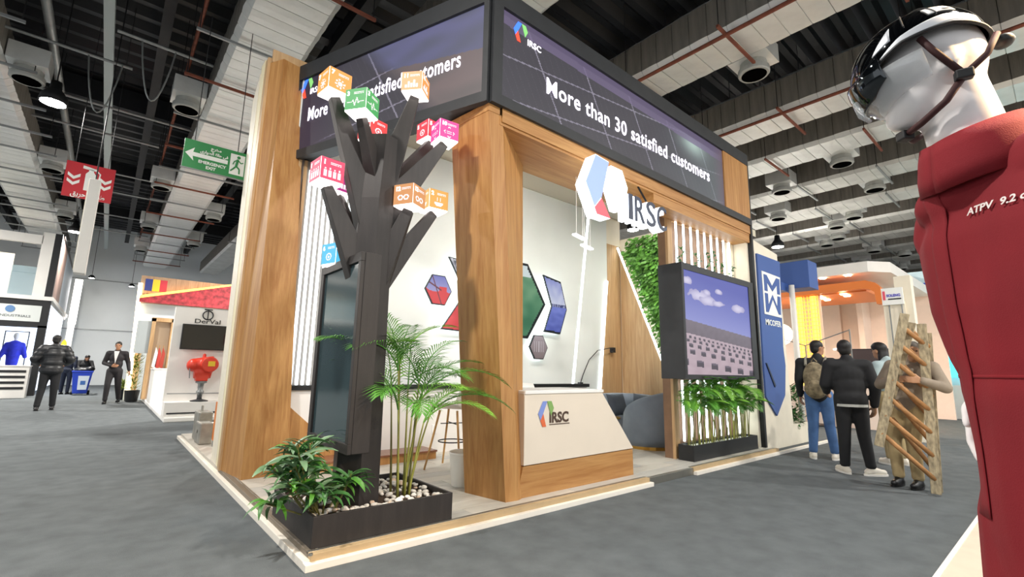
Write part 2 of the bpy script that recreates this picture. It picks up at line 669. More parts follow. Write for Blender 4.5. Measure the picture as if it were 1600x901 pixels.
# hall lamps
for i, p in enumerate(HALL_LAMPS):
    lb = {0: 'glaring round hall lamp over the aisle near the red sign', 1: 'small distant hall lamp over the aisle',
          2: 'bright hall lamp beyond the blue logo wall'}.get(i, 'high bay hall lamp ' + ('above the aisle corner before the stand', 'above the open floor in front of the counter', 'above the open floor before the television', 'above the platform behind the mannequin', 'outside the aisle over the near stands', 'behind the two storey stand', 'behind the back wall of the stand', 'over the valve stand platform', 'behind the end of the stand')[max(0, i - 3)])
    t = thing('hall_lamp', lb, 'lamp', p, group='hall lamps')
    MB().lathe([(.22, -.14), (.2, 0), (.1, .14), (.08, .3)], 20).build('housing', M_dsteel, t, smooth=True)
    MB().lathe([(0.0, -.15), (.19, -.15), (.19, -.13), (0, -.13)], 20).build('lens', emit('lamp_glow', 'fffaf0', 60), t)
    MB().tube([(0, 0, .3), (0, 0, 8.63 - p[2])], .012, 6).build('rod', M_dsteel, t)
for (x, y, z) in ((-1.0, 31, 5.3), (0.6, 32, 5.2)):
    t = thing('ceiling_spotlight', 'small lit spotlight close to the far hall wall ' + ('over the aisle' if x < 0 else 'near the flag board'), 'lamp', (x, y, z), group='small spotlights at the far wall')
    MB().lathe([(.12, 0), (.14, .05), (.06, .15)], 14).build('housing', M_dsteel, t)
    MB().lathe([(0, -.01), (.11, -.01), (.11, 0), (0, 0)], 14).build('lens', MATS['lamp_glow'], t)
    MB().tube([(0, 0, .15), (0, 0, 3.4)], .01, 5).build('rod', M_dsteel, t)

# ---------------------------------------------------------------- hanging signs
M_green = mat('green_sign', '2f8a4c', 0.5)
M_signwhite = mat('sign_white', 'f0f2ee', 0.5)
M_red = mat('red_sign', 'c0202c', 0.5)
t = thing('exit_sign', 'green hanging EMERGENCY EXIT sign with white arrow and running figure', 'sign', (0.49, 8.0, 4.02))
W_, H_ = 0.80, 0.43
MB().box(0, W_, 0, .03, 0, H_).build('board', M_green, t)
MB().box(-.012, W_ + .012, .004, .034, -.012, 0).build('edge', M_steel, t)
FM = lambda x, z, y=-.004: frame_m((x, y, z), (1, 0, 0), (0, 0, 1))
MB().slab_xz([(.02, .215), (.13, .115), (.115, .185), (.56, .185), (.56, .245), (.115, .245), (.13, .315)], -.006, 0).build('arrow', M_signwhite, t, fix=True)
text('lettering', 'EMERGENCY', .062, FM(.19, .105), M_signwhite, t, bold=.002)
text('lettering', 'EXIT', .062, FM(.29, .035), M_signwhite, t, bold=.002)
text('lettering', '\uFE9D\uFEAE\uFEA8\uFEE3', .062, FM(.33, .345), M_signwhite, t, bold=.002)
text('lettering', '\u0649\u0631\u0627\u0648\uFEC4\uFEDF\u0627 \u0629\uFEDF\u0627\uFEA3 \uFEF0\uFED3', .06, FM(.2, .268), M_signwhite, t, bold=.002, width=.36)
MB().box(.59, .785, -.003, 0, .05, .38).build('figure_panel', M_signwhite, t)
mb = MB()
mb.lathe([(0, 0), (.024, 0), (.024, .005), (0, .005)], 14, M=frame_m((.70, -.004, .335), (1, 0, 0), (0, 0, 1)))
for a, b, r in (((.69, .30), (.675, .19), .018), ((.675, .19), (.64, .14), .012), ((.64, .14), (.605, .10), .011), ((.675, .19), (.72, .15), .012), ((.72, .15), (.725, .075), .011),
                ((.69, .295), (.645, .26), .008), ((.645, .26), (.63, .21), .008), ((.69, .295), (.735, .25), .008), ((.735, .25), (.765, .265), .008)):
    mb.tube([(a[0], -.006, a[1]), (b[0], -.006, b[1])], r, 6)
mb.build('running_figure', M_green, t)
for x in (.12, .68):
    MB().tube([(x, .015, H_), (x, .015, 2.49)], .006, 5).build('cable', M_dsteel, t)

t = thing('fire_sign', 'red hanging fire extinguisher sign with white chevrons and Arabic lettering', 'sign', (-1.02, 12.0, 4.3))
W_, H_ = 0.72, 0.70
MB().box(0, W_, 0, .03, 0, H_).build('board', M_red, t)
for x0 in (.04, .50):
    for dz in (.33, .21):
        MB().slab_xz([(x0, dz + .09), (x0 + .09, dz + .02), (x0 + .18, dz + .09), (x0 + .18, dz + .15), (x0 + .09, dz + .08), (x0, dz + .15)], -.006, 0).build('chevron', M_signwhite, t, fix=True)
mb = MB()
mb.slab_xz([(.29, .17), (.44, .17), (.44, .50), (.40, .56), (.33, .56), (.29, .50)], -.006, 0)
mb.slab_xz([(.33, .56), (.40, .56), (.40, .60), (.33, .60)], -.006, 0)
mb.slab_xz([(.24, .60), (.46, .58), (.46, .62), (.24, .66)], -.006, 0)
mb.build('extinguisher_symbol', M_signwhite, t, fix=True)
MB().tube([(.44, -.004, .60), (.50, -.004, .54), (.49, -.004, .40), (.53, -.004, .30), (.52, -.004, .2)], .012, 6).build('hose_symbol', M_signwhite, t)
text('lettering', '\uFED6\uFBFE\uFEAE\uFEA3  \u0629\uFBFE\u0627\uFED4\uFEC3', .13, FM(.12, .035), M_signwhite, t, bold=.003, width=.5)
for x in (.12, .6):
    MB().tube([(x, .015, H_), (x, .015, 4.33)], .006, 5).build('cable', M_dsteel, t)
t = thing('hanging_banner', 'tall narrow white board hanging over the aisle below the red sign', 'panel', (-.62, 11.2, 2.75))
MB().box(0, .16, 0, .30, 0, 1.75).build('board', M_white, t, bevel=.01)
MB().box(-.012, 0, 0.05, .25, .05, 1.7).build('edge', M_cream, t)
for y in (.05, .25):
    MB().tube([(.08, y, 1.75), (.08, y, 5.88)], .006, 5).build('cable', M_dsteel, t)
# ================================================================ the corner stand
P = 0.08
M_plank = mat('laminate_plank', 'cfc9bd', 0.45, var=0.1, scale=2.0, stretch=(1, 14, 1))
M_plank2 = mat('laminate_plank_grey', 'bfbcb4', 0.45, var=0.12, scale=2.0, stretch=(1, 14, 1))
fl = MB().box(1.12, 8.12, 3.13, 6.2, 0, P - .012).build('floor', M_cream)
tag(fl, 'raised pale laminate floor of the corner stand', kind='structure')
_pm = []
for m_ in (M_plank, M_plank2, M_plank):
    me = MB().box(0.0015, 1.1985, 0.0012, .1908, 0, .012).mesh('plank')
    me.materials.append(m_)
    _pm.append(me)
r = 0
y = 3.16
while y < 5.86:
    x = 1.16 - (r % 3) * .4
    while x < 8.0:
        o = link('plank', _pm[random.randrange(3)], fl)
        x0 = max(x, 1.16)
        x1 = min(x + 1.2, 8.06)
        yy = min(y + .192, 5.86)
        o.location = (x0, y, P - .012)
        o.scale = ((x1 - x0) / 1.2, (yy - y) / .192, 1)
        x += 1.2
    y += .192
    r += 1
M_edge = mat('beige_edge_board', 'b99f78', 0.6, var=0.06)
M_plinth = mat('white_plinth_board', 'f1e9dc', 0.6, var=0.03)
trims = (((1.05, 4.66, 3.07, 3.12), (0, .042), M_plinth), ((1.09, 4.64, 3.11, 3.16), (.03, P + .004), M_edge), ((1.09, 4.64, 3.155, 3.185), (P - .01, P + .006), M_alu),
         ((5.57, 10.35, 3.07, 3.12), (0, .042), M_plinth), ((5.57, 8.14, 3.11, 3.16), (.03, P + .004), M_edge), ((5.57, 8.1, 3.155, 3.185), (P - .01, P + .006), M_alu),
         ((4.66, 5.57, 3.12, 3.16), (.0, P), M_alu),
         ((1.05, 1.10, 3.121, 9.6), (0, .05), M_plinth), ((1.09, 1.14, 3.161, 6.2), (.03, P + .004), mat('brown_edge_profile', '7d7263', .5, .3)), ((1.141, 1.16, 3.186, 6.2), (P - .01, P + .006), M_alu))
for (a, b, c, d), (z0, z1), m_ in trims:
    tag(MB().box(a, b, c, d, z0, z1).build('trim_1', m_, bevel=.003), kind='structure')
for i, o in enumerate([o for o in COL.objects if o.name.startswith('trim_1')]):
    o.name = 'trim_%d' % (i + 1)
tag(MB().box(1.10, 6.0, 6.2, 9.55, 0, P).build('floor', mat('grey_stand_floor', 'b7b1a6', .6, var=.06)), 'low grey platform carrying the machine part behind the stand', kind='structure')
MB().lathe([(.0, 0), (.014, 0), (.012, .012), (0, .016)], 10, (1.085, 3.1, .084)).build('bolt', M_alu, [o for o in COL.objects if o.name == 'trim_2'][0])

# ---- walls
YW = 5.88


def xl(a, b, z):
    """x on the slanting line through a and b at height z"""
    return a[0] + (b[0] - a[0]) * (z - a[1]) / (b[1] - a[1])


L1 = ((6.465, .97), (6.95, 4.34))
L2 = ((7.20, .75), (7.47, 3.0))
ZT = 4.78
wb = MB().slab_xz([(1.47, P), (xl(*L1, P) - .03, P), (xl(*L1, ZT) - .03, ZT), (1.47, ZT)], YW, YW + .12).build('wall_back', M_wallwhite)
tag(wb, 'white back wall of the stand carrying the glowing pictures', kind='structure')
MB().slab_xz([(xl(*L1, P) + .03, P), (xl(*L2, P), P), (xl(*L2, 3.0), 3.0), (7.5, 3.0), (7.5, ZT), (xl(*L1, ZT) + .03, ZT)], YW + .005, YW + .12).build('panel', M_wallwhite, wb)
MB().box(xl(*L2, P), 7.98, YW + .03, YW + .12, P, 3.8).build('wood_panel', M_woodpale, wb)
MB().box(7.5, 7.98, YW + .03, YW + .12, 3.8, ZT).build('panel', M_cream, wb)
MB().box(1.47, 8.1, YW + .12, YW + .2, P, ZT).build('backing', M_cream, wb)
MB().box(1.6, 7.98, YW - .03, YW, 4.36, ZT - .02).build('header_band', mat('beige_band', 'c9c4b2', .7), wb)
wr = MB().box(7.97, 8.08, 3.72, YW + .2, P, 3.95).build('wall_right', M_cream)
tag(wr, 'wood clad end wall of the stand behind the sofas', kind='structure')
DL = ((5.95, 3.9), (4.9, 1.3))     # slanting edge between veneer and green wall (y,z)
MB().slab_yz([(YW, P), (4.0, P), (4.0, .7), (4.66, .7), (YW, 3.73)], 7.94, 7.97).build('wood_panel', M_woodpale, wr)
wd = MB().box(5.93, 8.06, 3.60, 3.72, P, 3.5).build('wall_divider', M_dark)
tag(wd, 'dividing wall behind the wide television', kind='structure')
wd.data.materials.clear()
wd.data.materials.append(mat('brown_recess', '7a5c44', .6, var=.1))
MB().box(5.93, 6.05, 3.56, 3.60, P, 3.5).build('wood_post', M_woodpale, wd)
MB().box(7.72, 8.06, 3.56, 3.60, P, 3.5).build('panel', M_cream, wd)
MB().box(6.05, 7.72, 3.565, 3.60, 3.40, 3.5).build('wood_rail', M_woodpale, wd)
tag(MB().box(8.06, 8.12, 3.27, 3.40, P, 4.96).build('end_post', M_black), 'slim black end post beside the white logo wall', 'post')
tag(MB().box(8.00, 8.06, 3.34, 3.555, P, 3.7).build('closing_board', M_cream), 'narrow cream board closing the stand end', 'board')

# LED lines in the walls
for i, (a, b, lb) in enumerate(((L1[0], L1[1], 'tall slanting white LED line cut into the white back wall'), (L2[0], L2[1], 'shorter slanting white LED line beside the wood panel'))):
    z0, z1 = (P, ZT) if i == 0 else (P, 3.0)
    w = .028
    o = MB().slab_xz([(xl(a, b, z0) - w, z0), (xl(a, b, z0) + w, z0), (xl(a, b, z1) + w, z1), (xl(a, b, z1) - w, z1)], YW - .004 if i == 0 else YW - .02, YW + .08).build('led_strip', M_led)
    tag(o, lb, 'light strip')
o = MB().tube([(7.80, 5.84, 3.74), (7.80, 4.60, .72)], .022, 8).build('led_strip', M_led)
tag(o, 'diagonal row of LED lights edging the green plant wall', 'light strip')

# LED slat wall at the slanted end (each lit slat is a piece)
sw = thing('slat_wall', 'wall of tall glowing white slats behind the tree', 'slat wall', (1.5, YW, 0.98))
MB().box(0, 1.02, -.015, 0, 0, 2.85).build('backing', mat('grey_slat_backing', '8d8680', .8), sw)
for i in range(14):
    x = .135 + i * .0655
    z1 = 2.62 + .02 * i
    MB().box(x, x + .034, -.045, -.015, 0, z1).build('lit_slat', M_ledsoft, sw, bevel=.012)
for x in (.0, .07):
    MB().box(x, x + .035, -.045, -.015, 0, 2.72).build('wood_slat', M_woodpale, sw)

# long ledge cabinet under the pictures
lc = thing('ledge_cabinet', 'long low white cabinet with black top along the back wall', 'cabinet', (1.45, 5.76, P))
MB().box(0, 5.25, .0, .12, 0, .85).build('body', M_white, lc)
MB().box(-.02, 5.3, -.03, .12, .85, .905).build('top', M_black, lc, bevel=.004)
MB().slab_xz([(0, 0), (.95, 0), (0.0, .84)], -.012, 0).build('wood_triangle', M_wood, lc)
MB().box(2.05, 2.13, -.012, 0, .25, .37).build('socket', mat('socket_white', 'f4f4f2', .4), lc, bevel=.004)
t = thing('wood_step', 'low polished brown wooden step in front of the ledge cabinet', 'step', (1.55, 5.38, P))
MB().box(0, 1.8, 0, .36, 0, .085).build('body', M_wood, t)
MB().box(-.01, 1.81, -.012, .36, .085, .105).build('tread', mat('polished_brown', '8a5a42', .25, var=.1), t)

# ---- column A (front corner) and column B (aisle side), tapering oak portals
ca = thing('corner_column', 'tapering oak portal column at the front corner under the fascia', 'column', (0, 0, 0))
b_ = [(2.77, 3.30, P), (2.905, 3.285, P), (2.985, 3.32, P), (3.02, 3.85, P), (2.68, 3.78, P)]
t_ = [(2.47, 3.30, 3.62), (2.635, 3.30, 3.62), (3.40, 3.86, 3.62), (3.30, 4.0, 3.62), (2.41, 3.85, 3.62)]
mid = [(2.47 + (2.77 - 2.47) * .06, 3.30, 3.4)]
MB().loft(b_, t_).build('shaft', M_wood, ca)
MB().loft([(2.465, 3.295, 3.62), (2.62, 3.295, 3.62), (2.62, 3.9, 3.62), (2.40, 3.87, 3.62)], [(2.46, 3.295, 3.70), (2.62, 3.295, 3.70), (2.62, 3.9, 3.70), (2.39, 3.87, 3.70)]).build('capital', M_woodh, ca)
tb = thing('timber_beam', 'wide oak beam running under the front fascia screen', 'beam', (0, 0, 0))
MB().box(2.6, 8.05, 3.295, 3.95, 3.52, 3.70).build('soffit', M_woodh, tb)
MB().box(2.62, 8.05, 3.28, 3.30, 3.55, 3.70).build('front_board', M_woodh, tb)
MB().box(5.2, 8.05, 3.3, 3.56, 3.40, 3.52).build('lower_box', M_woodh, tb)
cb = thing('aisle_column', 'tall tapering oak column with cream edge boards beside the aisle', 'column', (0, 0, 0))
MB().loft([(1.168, 5.46, P), (1.62, 5.52, P), (1.62, 6.1, P), (1.095, 6.07, P)], [(1.225, 5.90, 4.95), (1.50, 5.96, 4.95), (1.50, 6.2, 4.95), (1.12, 6.1, 4.95)]).build('shaft', M_wood, cb)
MB().loft([(1.075, 6.07, P), (1.2, 6.07, P), (1.2, 6.2, P), (1.08, 6.2, P)], [(1.09, 6.10, 5.02), (1.2, 6.10, 5.02), (1.2, 6.22, 5.02), (1.09, 6.22, 5.02)]).build('edge_board', M_woodpale, cb)
MB().loft([(1.10, 6.22, P), (1.3, 6.22, P), (1.3, 6.40, P), (1.10, 6.40, P)], [(1.085, 6.24, 5.05), (1.3, 6.24, 5.05), (1.3, 6.42, 5.05), (1.085, 6.42, 5.05)]).build('edge_board', mat('pale_yellow_board', 'efe3bd', .55), cb)
MB().loft([(1.10, 6.42, P), (1.3, 6.42, P), (1.3, 6.85, P), (1.12, 6.85, P)], [(1.08, 6.44, 4.95), (1.3, 6.44, 4.95), (1.3, 6.85, 4.75), (1.10, 6.85, 4.75)]).build('edge_board', M_cream, cb)
MB().box(1.13, 1.6, 6.05, 6.09, 4.95, 5.12).build('top_board', M_woodpale, cb)

# ---- fascia with the two LED screens
P0, P1 = Vector((1.47, 5.95, 0)), Vector((2.46, 3.29, 0))
D = (P1 - P0).normalized()
N = Vector((D.y, -D.x, 0))
LD = (P1 - P0).length
fa = thing('screen_fascia', 'dark wraparound fascia carrying two LED screens with satisfied customers text', 'fascia', (0, 0, 0))
inn = .16
MB().prism([(1.47, 5.95), (2.46, 3.29), (8.06, 3.29), (8.06, 3.29 + inn), (2.46 + inn, 3.29 + inn), (1.47 + inn, 5.99)], 3.71, 4.93).build('core', M_black, fa)


def bar(a, b, n, z0, z1, out, name, m):
    """box along the face from a to b (points on the face), sticking out by out along n"""
    a, b = Vector(a), Vector(b)
    q = [a - n * .02, b - n * .02, b + n * out, a + n * out]
    MB().loft([(p.x, p.y, z0) for p in q], [(p.x, p.y, z1) for p in q]).build(name, m, fa)


NR = Vector((0, -1, 0))
for (z0, z1) in ((3.69, 3.80), (4.76, 4.96)):
    bar(P0, P1, N, z0, z1, .045, 'frame_rail', M_dark)
    bar((2.46, 3.29, 0), (8.06, 3.29, 0), NR, z0, z1, .045, 'frame_rail', M_dark)
bar(P1 - D * .06, P1, N, 3.8, 4.76, .045, 'frame_post', M_dark)
bar((2.46, 3.29, 0), (2.58, 3.29, 0), NR, 3.8, 4.76, .045, 'frame_post', M_dark)
bar(P0, P0 + D * .02, N, 3.8, 4.76, .045, 'frame_post', M_dark)
MB().box(7.17, 8.04, 3.255, 3.30, 3.80, 4.76).build('wood_infill', M_wood, fa)

M_screen = print_mat('led_screen', 0.9)
M_screentext = emit('screen_lettering', 'ece6f6', 1.15)


def panels_img(u, v, du):
    """dark solar panels seen at a slant, with thin pale joints"""
    p = u * du + v * .55
    q = v * 1.0 - u * du * .12
    c = (.225, .215, .25)
    gx = abs((p * 1.15) % 1 - .5)
    gy = abs((q * 2.1) % 1 - .5)
    f = abs((p * 9.2) % 1 - .5)
    c = mix(c, (.26, .25, .285), 1 if f > .46 else 0)
    if gx > .487 or gy > .484:
        c = (.50, .48, .54)
    return c


def left_screen(u, v):
    d = u * LD
    c = panels_img(u, v, LD)
    c = mix((.17, .14, .22), c, (u - .12) * 6)
    # glimpse of pale sky and sandy ground to the right of the panels
    edge = .36 + .36 * (1 - v)
    sky = mix((.30, .31, .42), (.36, .36, .50), v)
    sand = mix((.44, .38, .38), (.38, .33, .34), v)
    back = sand if v < .66 - .34 * (u - .55) + .02 * nz(u * 20, 3) else sky
    back = mix(back, (.25, .27, .27), .35 * max(0, nz(u * 6, v * 6) + .3))
    t = (u - edge) * 9
    return mix(c, back, t)


def right_screen(u, v):
    c = panels_img(u, v, 4.6)
    haze = (.40, .46, .46)
    c = mix(c, haze, .55 * max(0, u - .55) / .45 + .2 * max(0, nz(u * 9, v * 3)) * u)
    spot = math.exp(-((u - .80) ** 2 / .006 + (v - .8) ** 2 / .04))
    c = mix(c, (.72, .82, .78), .8 * spot)
    line = .94 - .05 * u
    if v > line:
        c = (.33, .29, .40)
    elif v > line - .1:
        c = mix(c, (.42, .37, .50), .75)
    if u > .93:
        c = mix(c, (.36, .30, .36), (u - .93) * 12)
    return c


o0 = P0 + D * .02 + N * .012
picture('screen', (o0.x, o0.y, 3.80), D * (LD - .08), (0, 0, .96), 260, 90, left_screen, M_screen, fa)
picture('screen', (2.58, 3.278, 3.80), (4.59, 0, 0), (0, 0, .96), 340, 90, right_screen, M_screen, fa)


def fascia_m(kind, u, z, out=.016):
    if kind == 'L':
        p = P0 + D * u + N * out
        return frame_m((p.x, p.y, z), D, (0, 0, 1))
    return frame_m((u, 3.29 - out, z), (1, 0, 0), (0, 0, 1))


text('lettering', 'More than 30 satisfied customers', .25, fascia_m('L', .20, 4.17), M_screentext, fa, .004, .0028, width=2.29, spacing=1.08)
text('lettering', 'More than 30 satisfied customers', .265, fascia_m('R', 3.19, 4.10), M_screentext, fa, .004, .003, width=3.5, spacing=1.08)


def ribbon_logo(M, s, mats, parent, depth=.004, names=('logo_blade', 'logo_blade', 'logo_blade')):
    """open hexagon of three folded blades: blue upper, red lower, green short"""
    polys = ([(.26, 1.0), (.50, 1.0), (.27, .52), (.12, .26), (0.0, .52)], [(.12, .26), (.27, .52), (.44, 0.0), (.24, 0.0)], [(.50, 1.0), (.74, 1.0), (.88, .72), (.72, .40)])
    for pl, m_, nm in zip(polys, mats, names):
        vs = [Vector((x * s, y * s, 0)) for x, y in pl]
        MB().loft([v for v in vs], [v + Vector((0, 0, depth)) for v in vs], M).build(nm, m_, parent)


LB, LR_, LG = emit('logo_blue_lit', '3a6fe0', .9), emit('logo_red_lit', 'e8452f', .9), emit('logo_green_lit', '6fae63', .9)
ribbon_logo(fascia_m('L', .03, 4.50), .25, (LB, LR_, LG), fa)
text('lettering', 'IRSC', .105, fascia_m('L', .20, 4.53), M_screentext, fa, .004, .001)
ribbon_logo(fascia_m('R', 2.73, 4.50), .22, (LB, LR_, LG), fa)
text('lettering', 'IRSC', .10, fascia_m('R', 2.92, 4.52), M_screentext, fa, .004, .001)

# ---- big lit hanging sign: folded hexagon and letters
hs = thing('hanging_logo_sign', 'large lit hanging hexagon logo with thick IRSC letters over the counter', 'sign', (0, 0, 0))
GLOW = emit('sign_edge_glow', 'f4faff', 1.7)
hx = [(3.60, 3.17), (3.72, 3.50), (3.88, 3.50), (3.78, 3.19), (3.97, 2.86), (3.80, 2.86)]
yf, yb = 3.10, 3.25


def lit_piece(poly, face_m, name):
    o = MB().slab_xz(poly, yf + .006, yb).build(name, GLOW, hs)
    cx_ = sum(p[0] for p in poly) / len(poly)
    cz_ = sum(p[1] for p in poly) / len(poly)
    k = .97
    MB().slab_xz([(cx_ + (x - cx_) * k, cz_ + (z - cz_) * k) for x, z in poly], yf, yf + .006).build('face', face_m, o)


F_BLUE = emit('sign_face_blue', '7f93e0', .75)
F_RED = emit('sign_face_red', 'e04a55', .75)
F_PALE = emit('sign_face_pale', 'dff0ea', .9)
lit_piece([(3.62, 3.18), (3.76, 2.93), (3.88, 3.06), (4.02, 3.52), (3.79, 3.54)], F_BLUE, 'upper_blade')
lit_piece([(3.76, 2.93), (3.80, 2.86), (4.03, 2.86), (3.88, 3.06)], F_RED, 'lower_blade')
lit_piece([(4.02, 3.40), (4.20, 3.02), (4.29, 3.02), (4.36, 3.30), (4.26, 3.49), (4.06, 3.49)], F_PALE, 'short_blade')
M_navy = mat('navy_letter_face', '1b2742', .4)
for ch, x, w in (('I', 4.32, .07), ('R', 4.46, .19), ('S', 4.70, .19), ('C', 4.93, .2)):
    M_ = frame_m((x, yb - .02, 2.96), (1, 0, 0), (0, 0, 1))
    ob = text('letter', ch, .44, frame_m((x, (yf + yb) / 2 + .01, 2.94), (1, 0, 0), (0, 0, 1)), GLOW, hs, .12, .006, width=w)
    text('letter_face', ch, .44, frame_m((x, yf - .004, 2.94), (1, 0, 0), (0, 0, 1)), M_navy, ob, .01, .002, width=w)
for x in (4.37, 4.87):
    MB().tube([(x, 3.2, 3.3), (x, 3.33, 3.56)], .012, 6).build('hanger', M_dsteel, hs)
for (x0, x1, z) in ((4.02, 4.28, 2.80), (4.16, 4.42, 2.70)):
    t = thing('hanging_light_bar', ('upper' if z > 2.75 else 'lower') + ' slim white light bar hanging below the lit logo', 'lamp', (x0, 3.6, z - .02), .25, group='light bars below the logo')
    MB().box(0, x1 - x0, 0, .05, 0, .02).build('bar', GLOW, t)
    for x in (.05, x1 - x0 - .05):
        MB().tube([(x, .02, .02), (x, .02, 3.52 - z + .02)], .004, 5).build('cable', M_white, t)

# ---- glowing pictures on the back wall
GLOWB = emit('picture_back_glow', 'f3ffff', 5.0)
M_pframe = mat('picture_frame_black', '20242a', .4)


def wall_picture(name, label, poly, fn, group='glowing pictures on the back wall'):
    xs = [p[0] for p in poly]
    zs = [p[1] for p in poly]
    cx_, cz_ = (min(xs) + max(xs)) / 2, (min(zs) + max(zs)) / 2
    t = thing(name, label, 'picture', (cx_, YW, cz_), group=group)
    rel = [(x - cx_, z - cz_) for x, z in poly]
    sc = lambda k: [(x * k, z * k) for x, z in rel]
    MB().slab_xz(sc(.93), -.05, -.006).build('back_light', GLOWB, t)
    MB().slab_xz(rel, -.085, -.05).build('frame', M_pframe, t)
    x0, z0 = min(xs) - cx_, min(zs) - cz_
    w, h = max(xs) - min(xs), max(zs) - min(zs)
    pl = [((x * .93 - x0) / w, (z * .93 - z0) / h) for x, z in rel]
    picture('print', (x0, -.088, z0), (w, 0, 0), (0, 0, h), 60, 60, fn, print_mat('lit_picture', .75), t, in_poly(pl))


def img_flag(u, v):
    c = mix((.75, .72, .82), (.45, .47, .75), v)
    if v < .48 + .12 * nz(u * 5, v * 5, 1) or (v < .62 and .52 < u < .8):
        c = (.86, .24, .26)
    if abs(v - .62 + .5 * (u - .35)) < .03 and u < .6 or abs(u - .35 - .4 * (.7 - v)) < .02:
        c = (.42, .2, .25)
    return c


def img_grey(u, v):
    c = mix((.62, .62, .66), (.8, .8, .83), .5 + nz(u * 8, v * 8))
    if abs(nz(u * 9, v * 3, 4)) < .06:
        c = (.35, .36, .4)
    return c


def img_red(u, v):
    return mix((.82, .20, .22), (.92, .32, .33), .5 + nz(u * 3, v * 3))


def img_green(u, v):
    c = mix((.18, .42, .30), (.45, .62, .48), v + .5 * nz(u * 7, v * 7))
    return mix(c, (.8, .85, .85), 1 if v > .82 else 0)


def img_sea(u, v):
    if v > .52:
        return mix((.78, .80, .88), (.52, .55, .78), (v - .52) * 2 + .3 * nz(u * 6, v * 6))
    if v > .46:
        return (.25, .27, .45) if nz(u * 30, v * 10) > -.1 else (.6, .62, .75)
    return mix((.30, .35, .66), (.45, .50, .80), v * 2 + .5 * nz(u * 4, v * 14))


def img_room(u, v):
    c = mix((.48, .42, .42), (.66, .62, .64), v)
    if .25 < u < .75 and .3 < v < .75 and (abs((u * 8) % 1 - .5) > .42):
        c = (.85, .82, .84)
    return c


hexa = lambda cx_, cz_, w, h: [(cx_ - w, cz_), (cx_ - w * .42, cz_ - h), (cx_ + w * .52, cz_ - h), (cx_ + w, cz_), (cx_ + w * .45, cz_ + h), (cx_ - w * .5, cz_ + h)]
wall_picture('hexagon_picture', 'glowing hexagon picture with a red foreground beside the column', hexa(3.53, 2.32, .225, .215), img_flag)
wall_picture('hexagon_picture', 'small glowing brown hexagon picture above the counter', hexa(5.53, 1.59, .21, .20), img_room)
wall_picture('chevron_picture', 'glowing chevron picture of blue water and sky', [(5.66, 1.86), (6.05, 1.84), (6.22, 2.29), (6.06, 2.78), (5.63, 2.85), (5.84, 2.32)], img_sea)
wall_picture('hexagon_picture', 'large green glowing hexagon panel half hidden by the column', [(4.30, 1.75), (5.28, 1.72), (5.68, 2.33), (5.26, 2.98), (4.30, 2.98), (3.95, 2.3)], img_green)
wall_picture('chevron_picture', 'grey upper half of a glowing chevron behind the column', [(3.98, 2.36), (4.3, 2.36), (4.3, 2.80), (3.68, 2.84)], img_grey)
wall_picture('chevron_picture', 'red lower half of a glowing chevron behind the column', [(3.60, 1.76), (4.28, 1.74), (4.28, 2.31), (3.98, 2.31)], img_red)

# ---- LED slats behind the television
for i in range(9):
    x = 6.12 + i * .21
    for (z0, z1, lb, gp) in ((2.68, 3.42, ORD[i] + ' white LED tube above the television, counted from the green wall', 'LED tubes above the television'), (.29, 1.11, ORD[i] + ' white LED tube behind the planter palms, counted from the armchair', 'LED tubes below the television')):
        if x > 7.85:
            continue
        tag(MB().box(x, x + .036, 3.535, 3.558, z0, z1).build('led_tube', M_led, bevel=.008), lb, 'light tube', gp)

# ---- wide television
tv = thing('wide_television', 'deep black boxed television showing rows of solar units under blue sky', 'television', (5.64, 3.20, 1.13))
MB().box(0, 2.17, .02, .355, 0, 1.53).build('case', M_dark, tv, bevel=.006)
MB().box(0, 2.17, 0, .02, 0, .06).build('bezel', M_dark, tv)
MB().box(0, 2.17, 0, .02, 1.44, 1.53).build('bezel', M_dark, tv)
MB().box(0, .05, 0, .02, .06, 1.44).build('bezel', M_dark, tv)
MB().box(2.0, 2.17, 0, .02, .06, 1.44).build('bezel', M_dark, tv)


def tv_img(u, v):
    hor = .52 - .10 * u
    if v > hor:
        c = mix((.52, .54, .78), (.30, .33, .66), (v - hor) * 2.2)
        cl = nz(u * 3.2, v * 4.2, 9) + .35 * nz(u * 11, v * 13, 2)
        for (a, b, ra, rb) in ((.22, .77, .16, .055), (.33, .74, .12, .05), (.80, .72, .10, .05), (.05, .90, .07, .04), (.48, .73, .09, .03), (.5, .86, .05, .03), (.32, .82, .05, .03)):
            d = ((u - a) / ra) ** 2 + ((v - b) / rb) ** 2
            if d < 1 + .9 * nz(u * 16, v * 16, 3):
                c = mix((.80, .78, .88), (.62, .60, .76), d)
        return c
    if v > hor - .13:
        return mix((.44, .40, .45), (.36, .32, .36), 3 * (hor - v) + .3 * nz(u * 20, v * 20))
    c = mix((.66, .58, .62), (.74, .66, .70), .5 + .5 * nz(u * 9, v * 20))
    t_ = (hor - .13 - v)
    rows = ((.03, .012, 16, .010), (.065, .014, 12, .012), (.11, .018, 9, .016), (.17, .022, 7, .02), (.27, .03, 5, .028))
    for (yy, hh, nn, sl) in rows:
        if abs(t_ - yy) < hh:
            f = (u * nn + yy * 17) % 1
            if .25 < f < .72:
                c = (.28, .25, .30) if t_ - yy > -hh * .4 else (.40, .36, .42)
    return c


picture('screen', (.05, .012, .06), (1.95, 0, 0), (0, 0, 1.38), 220, 150, tv_img, print_mat('tv_screen', .8), tv)

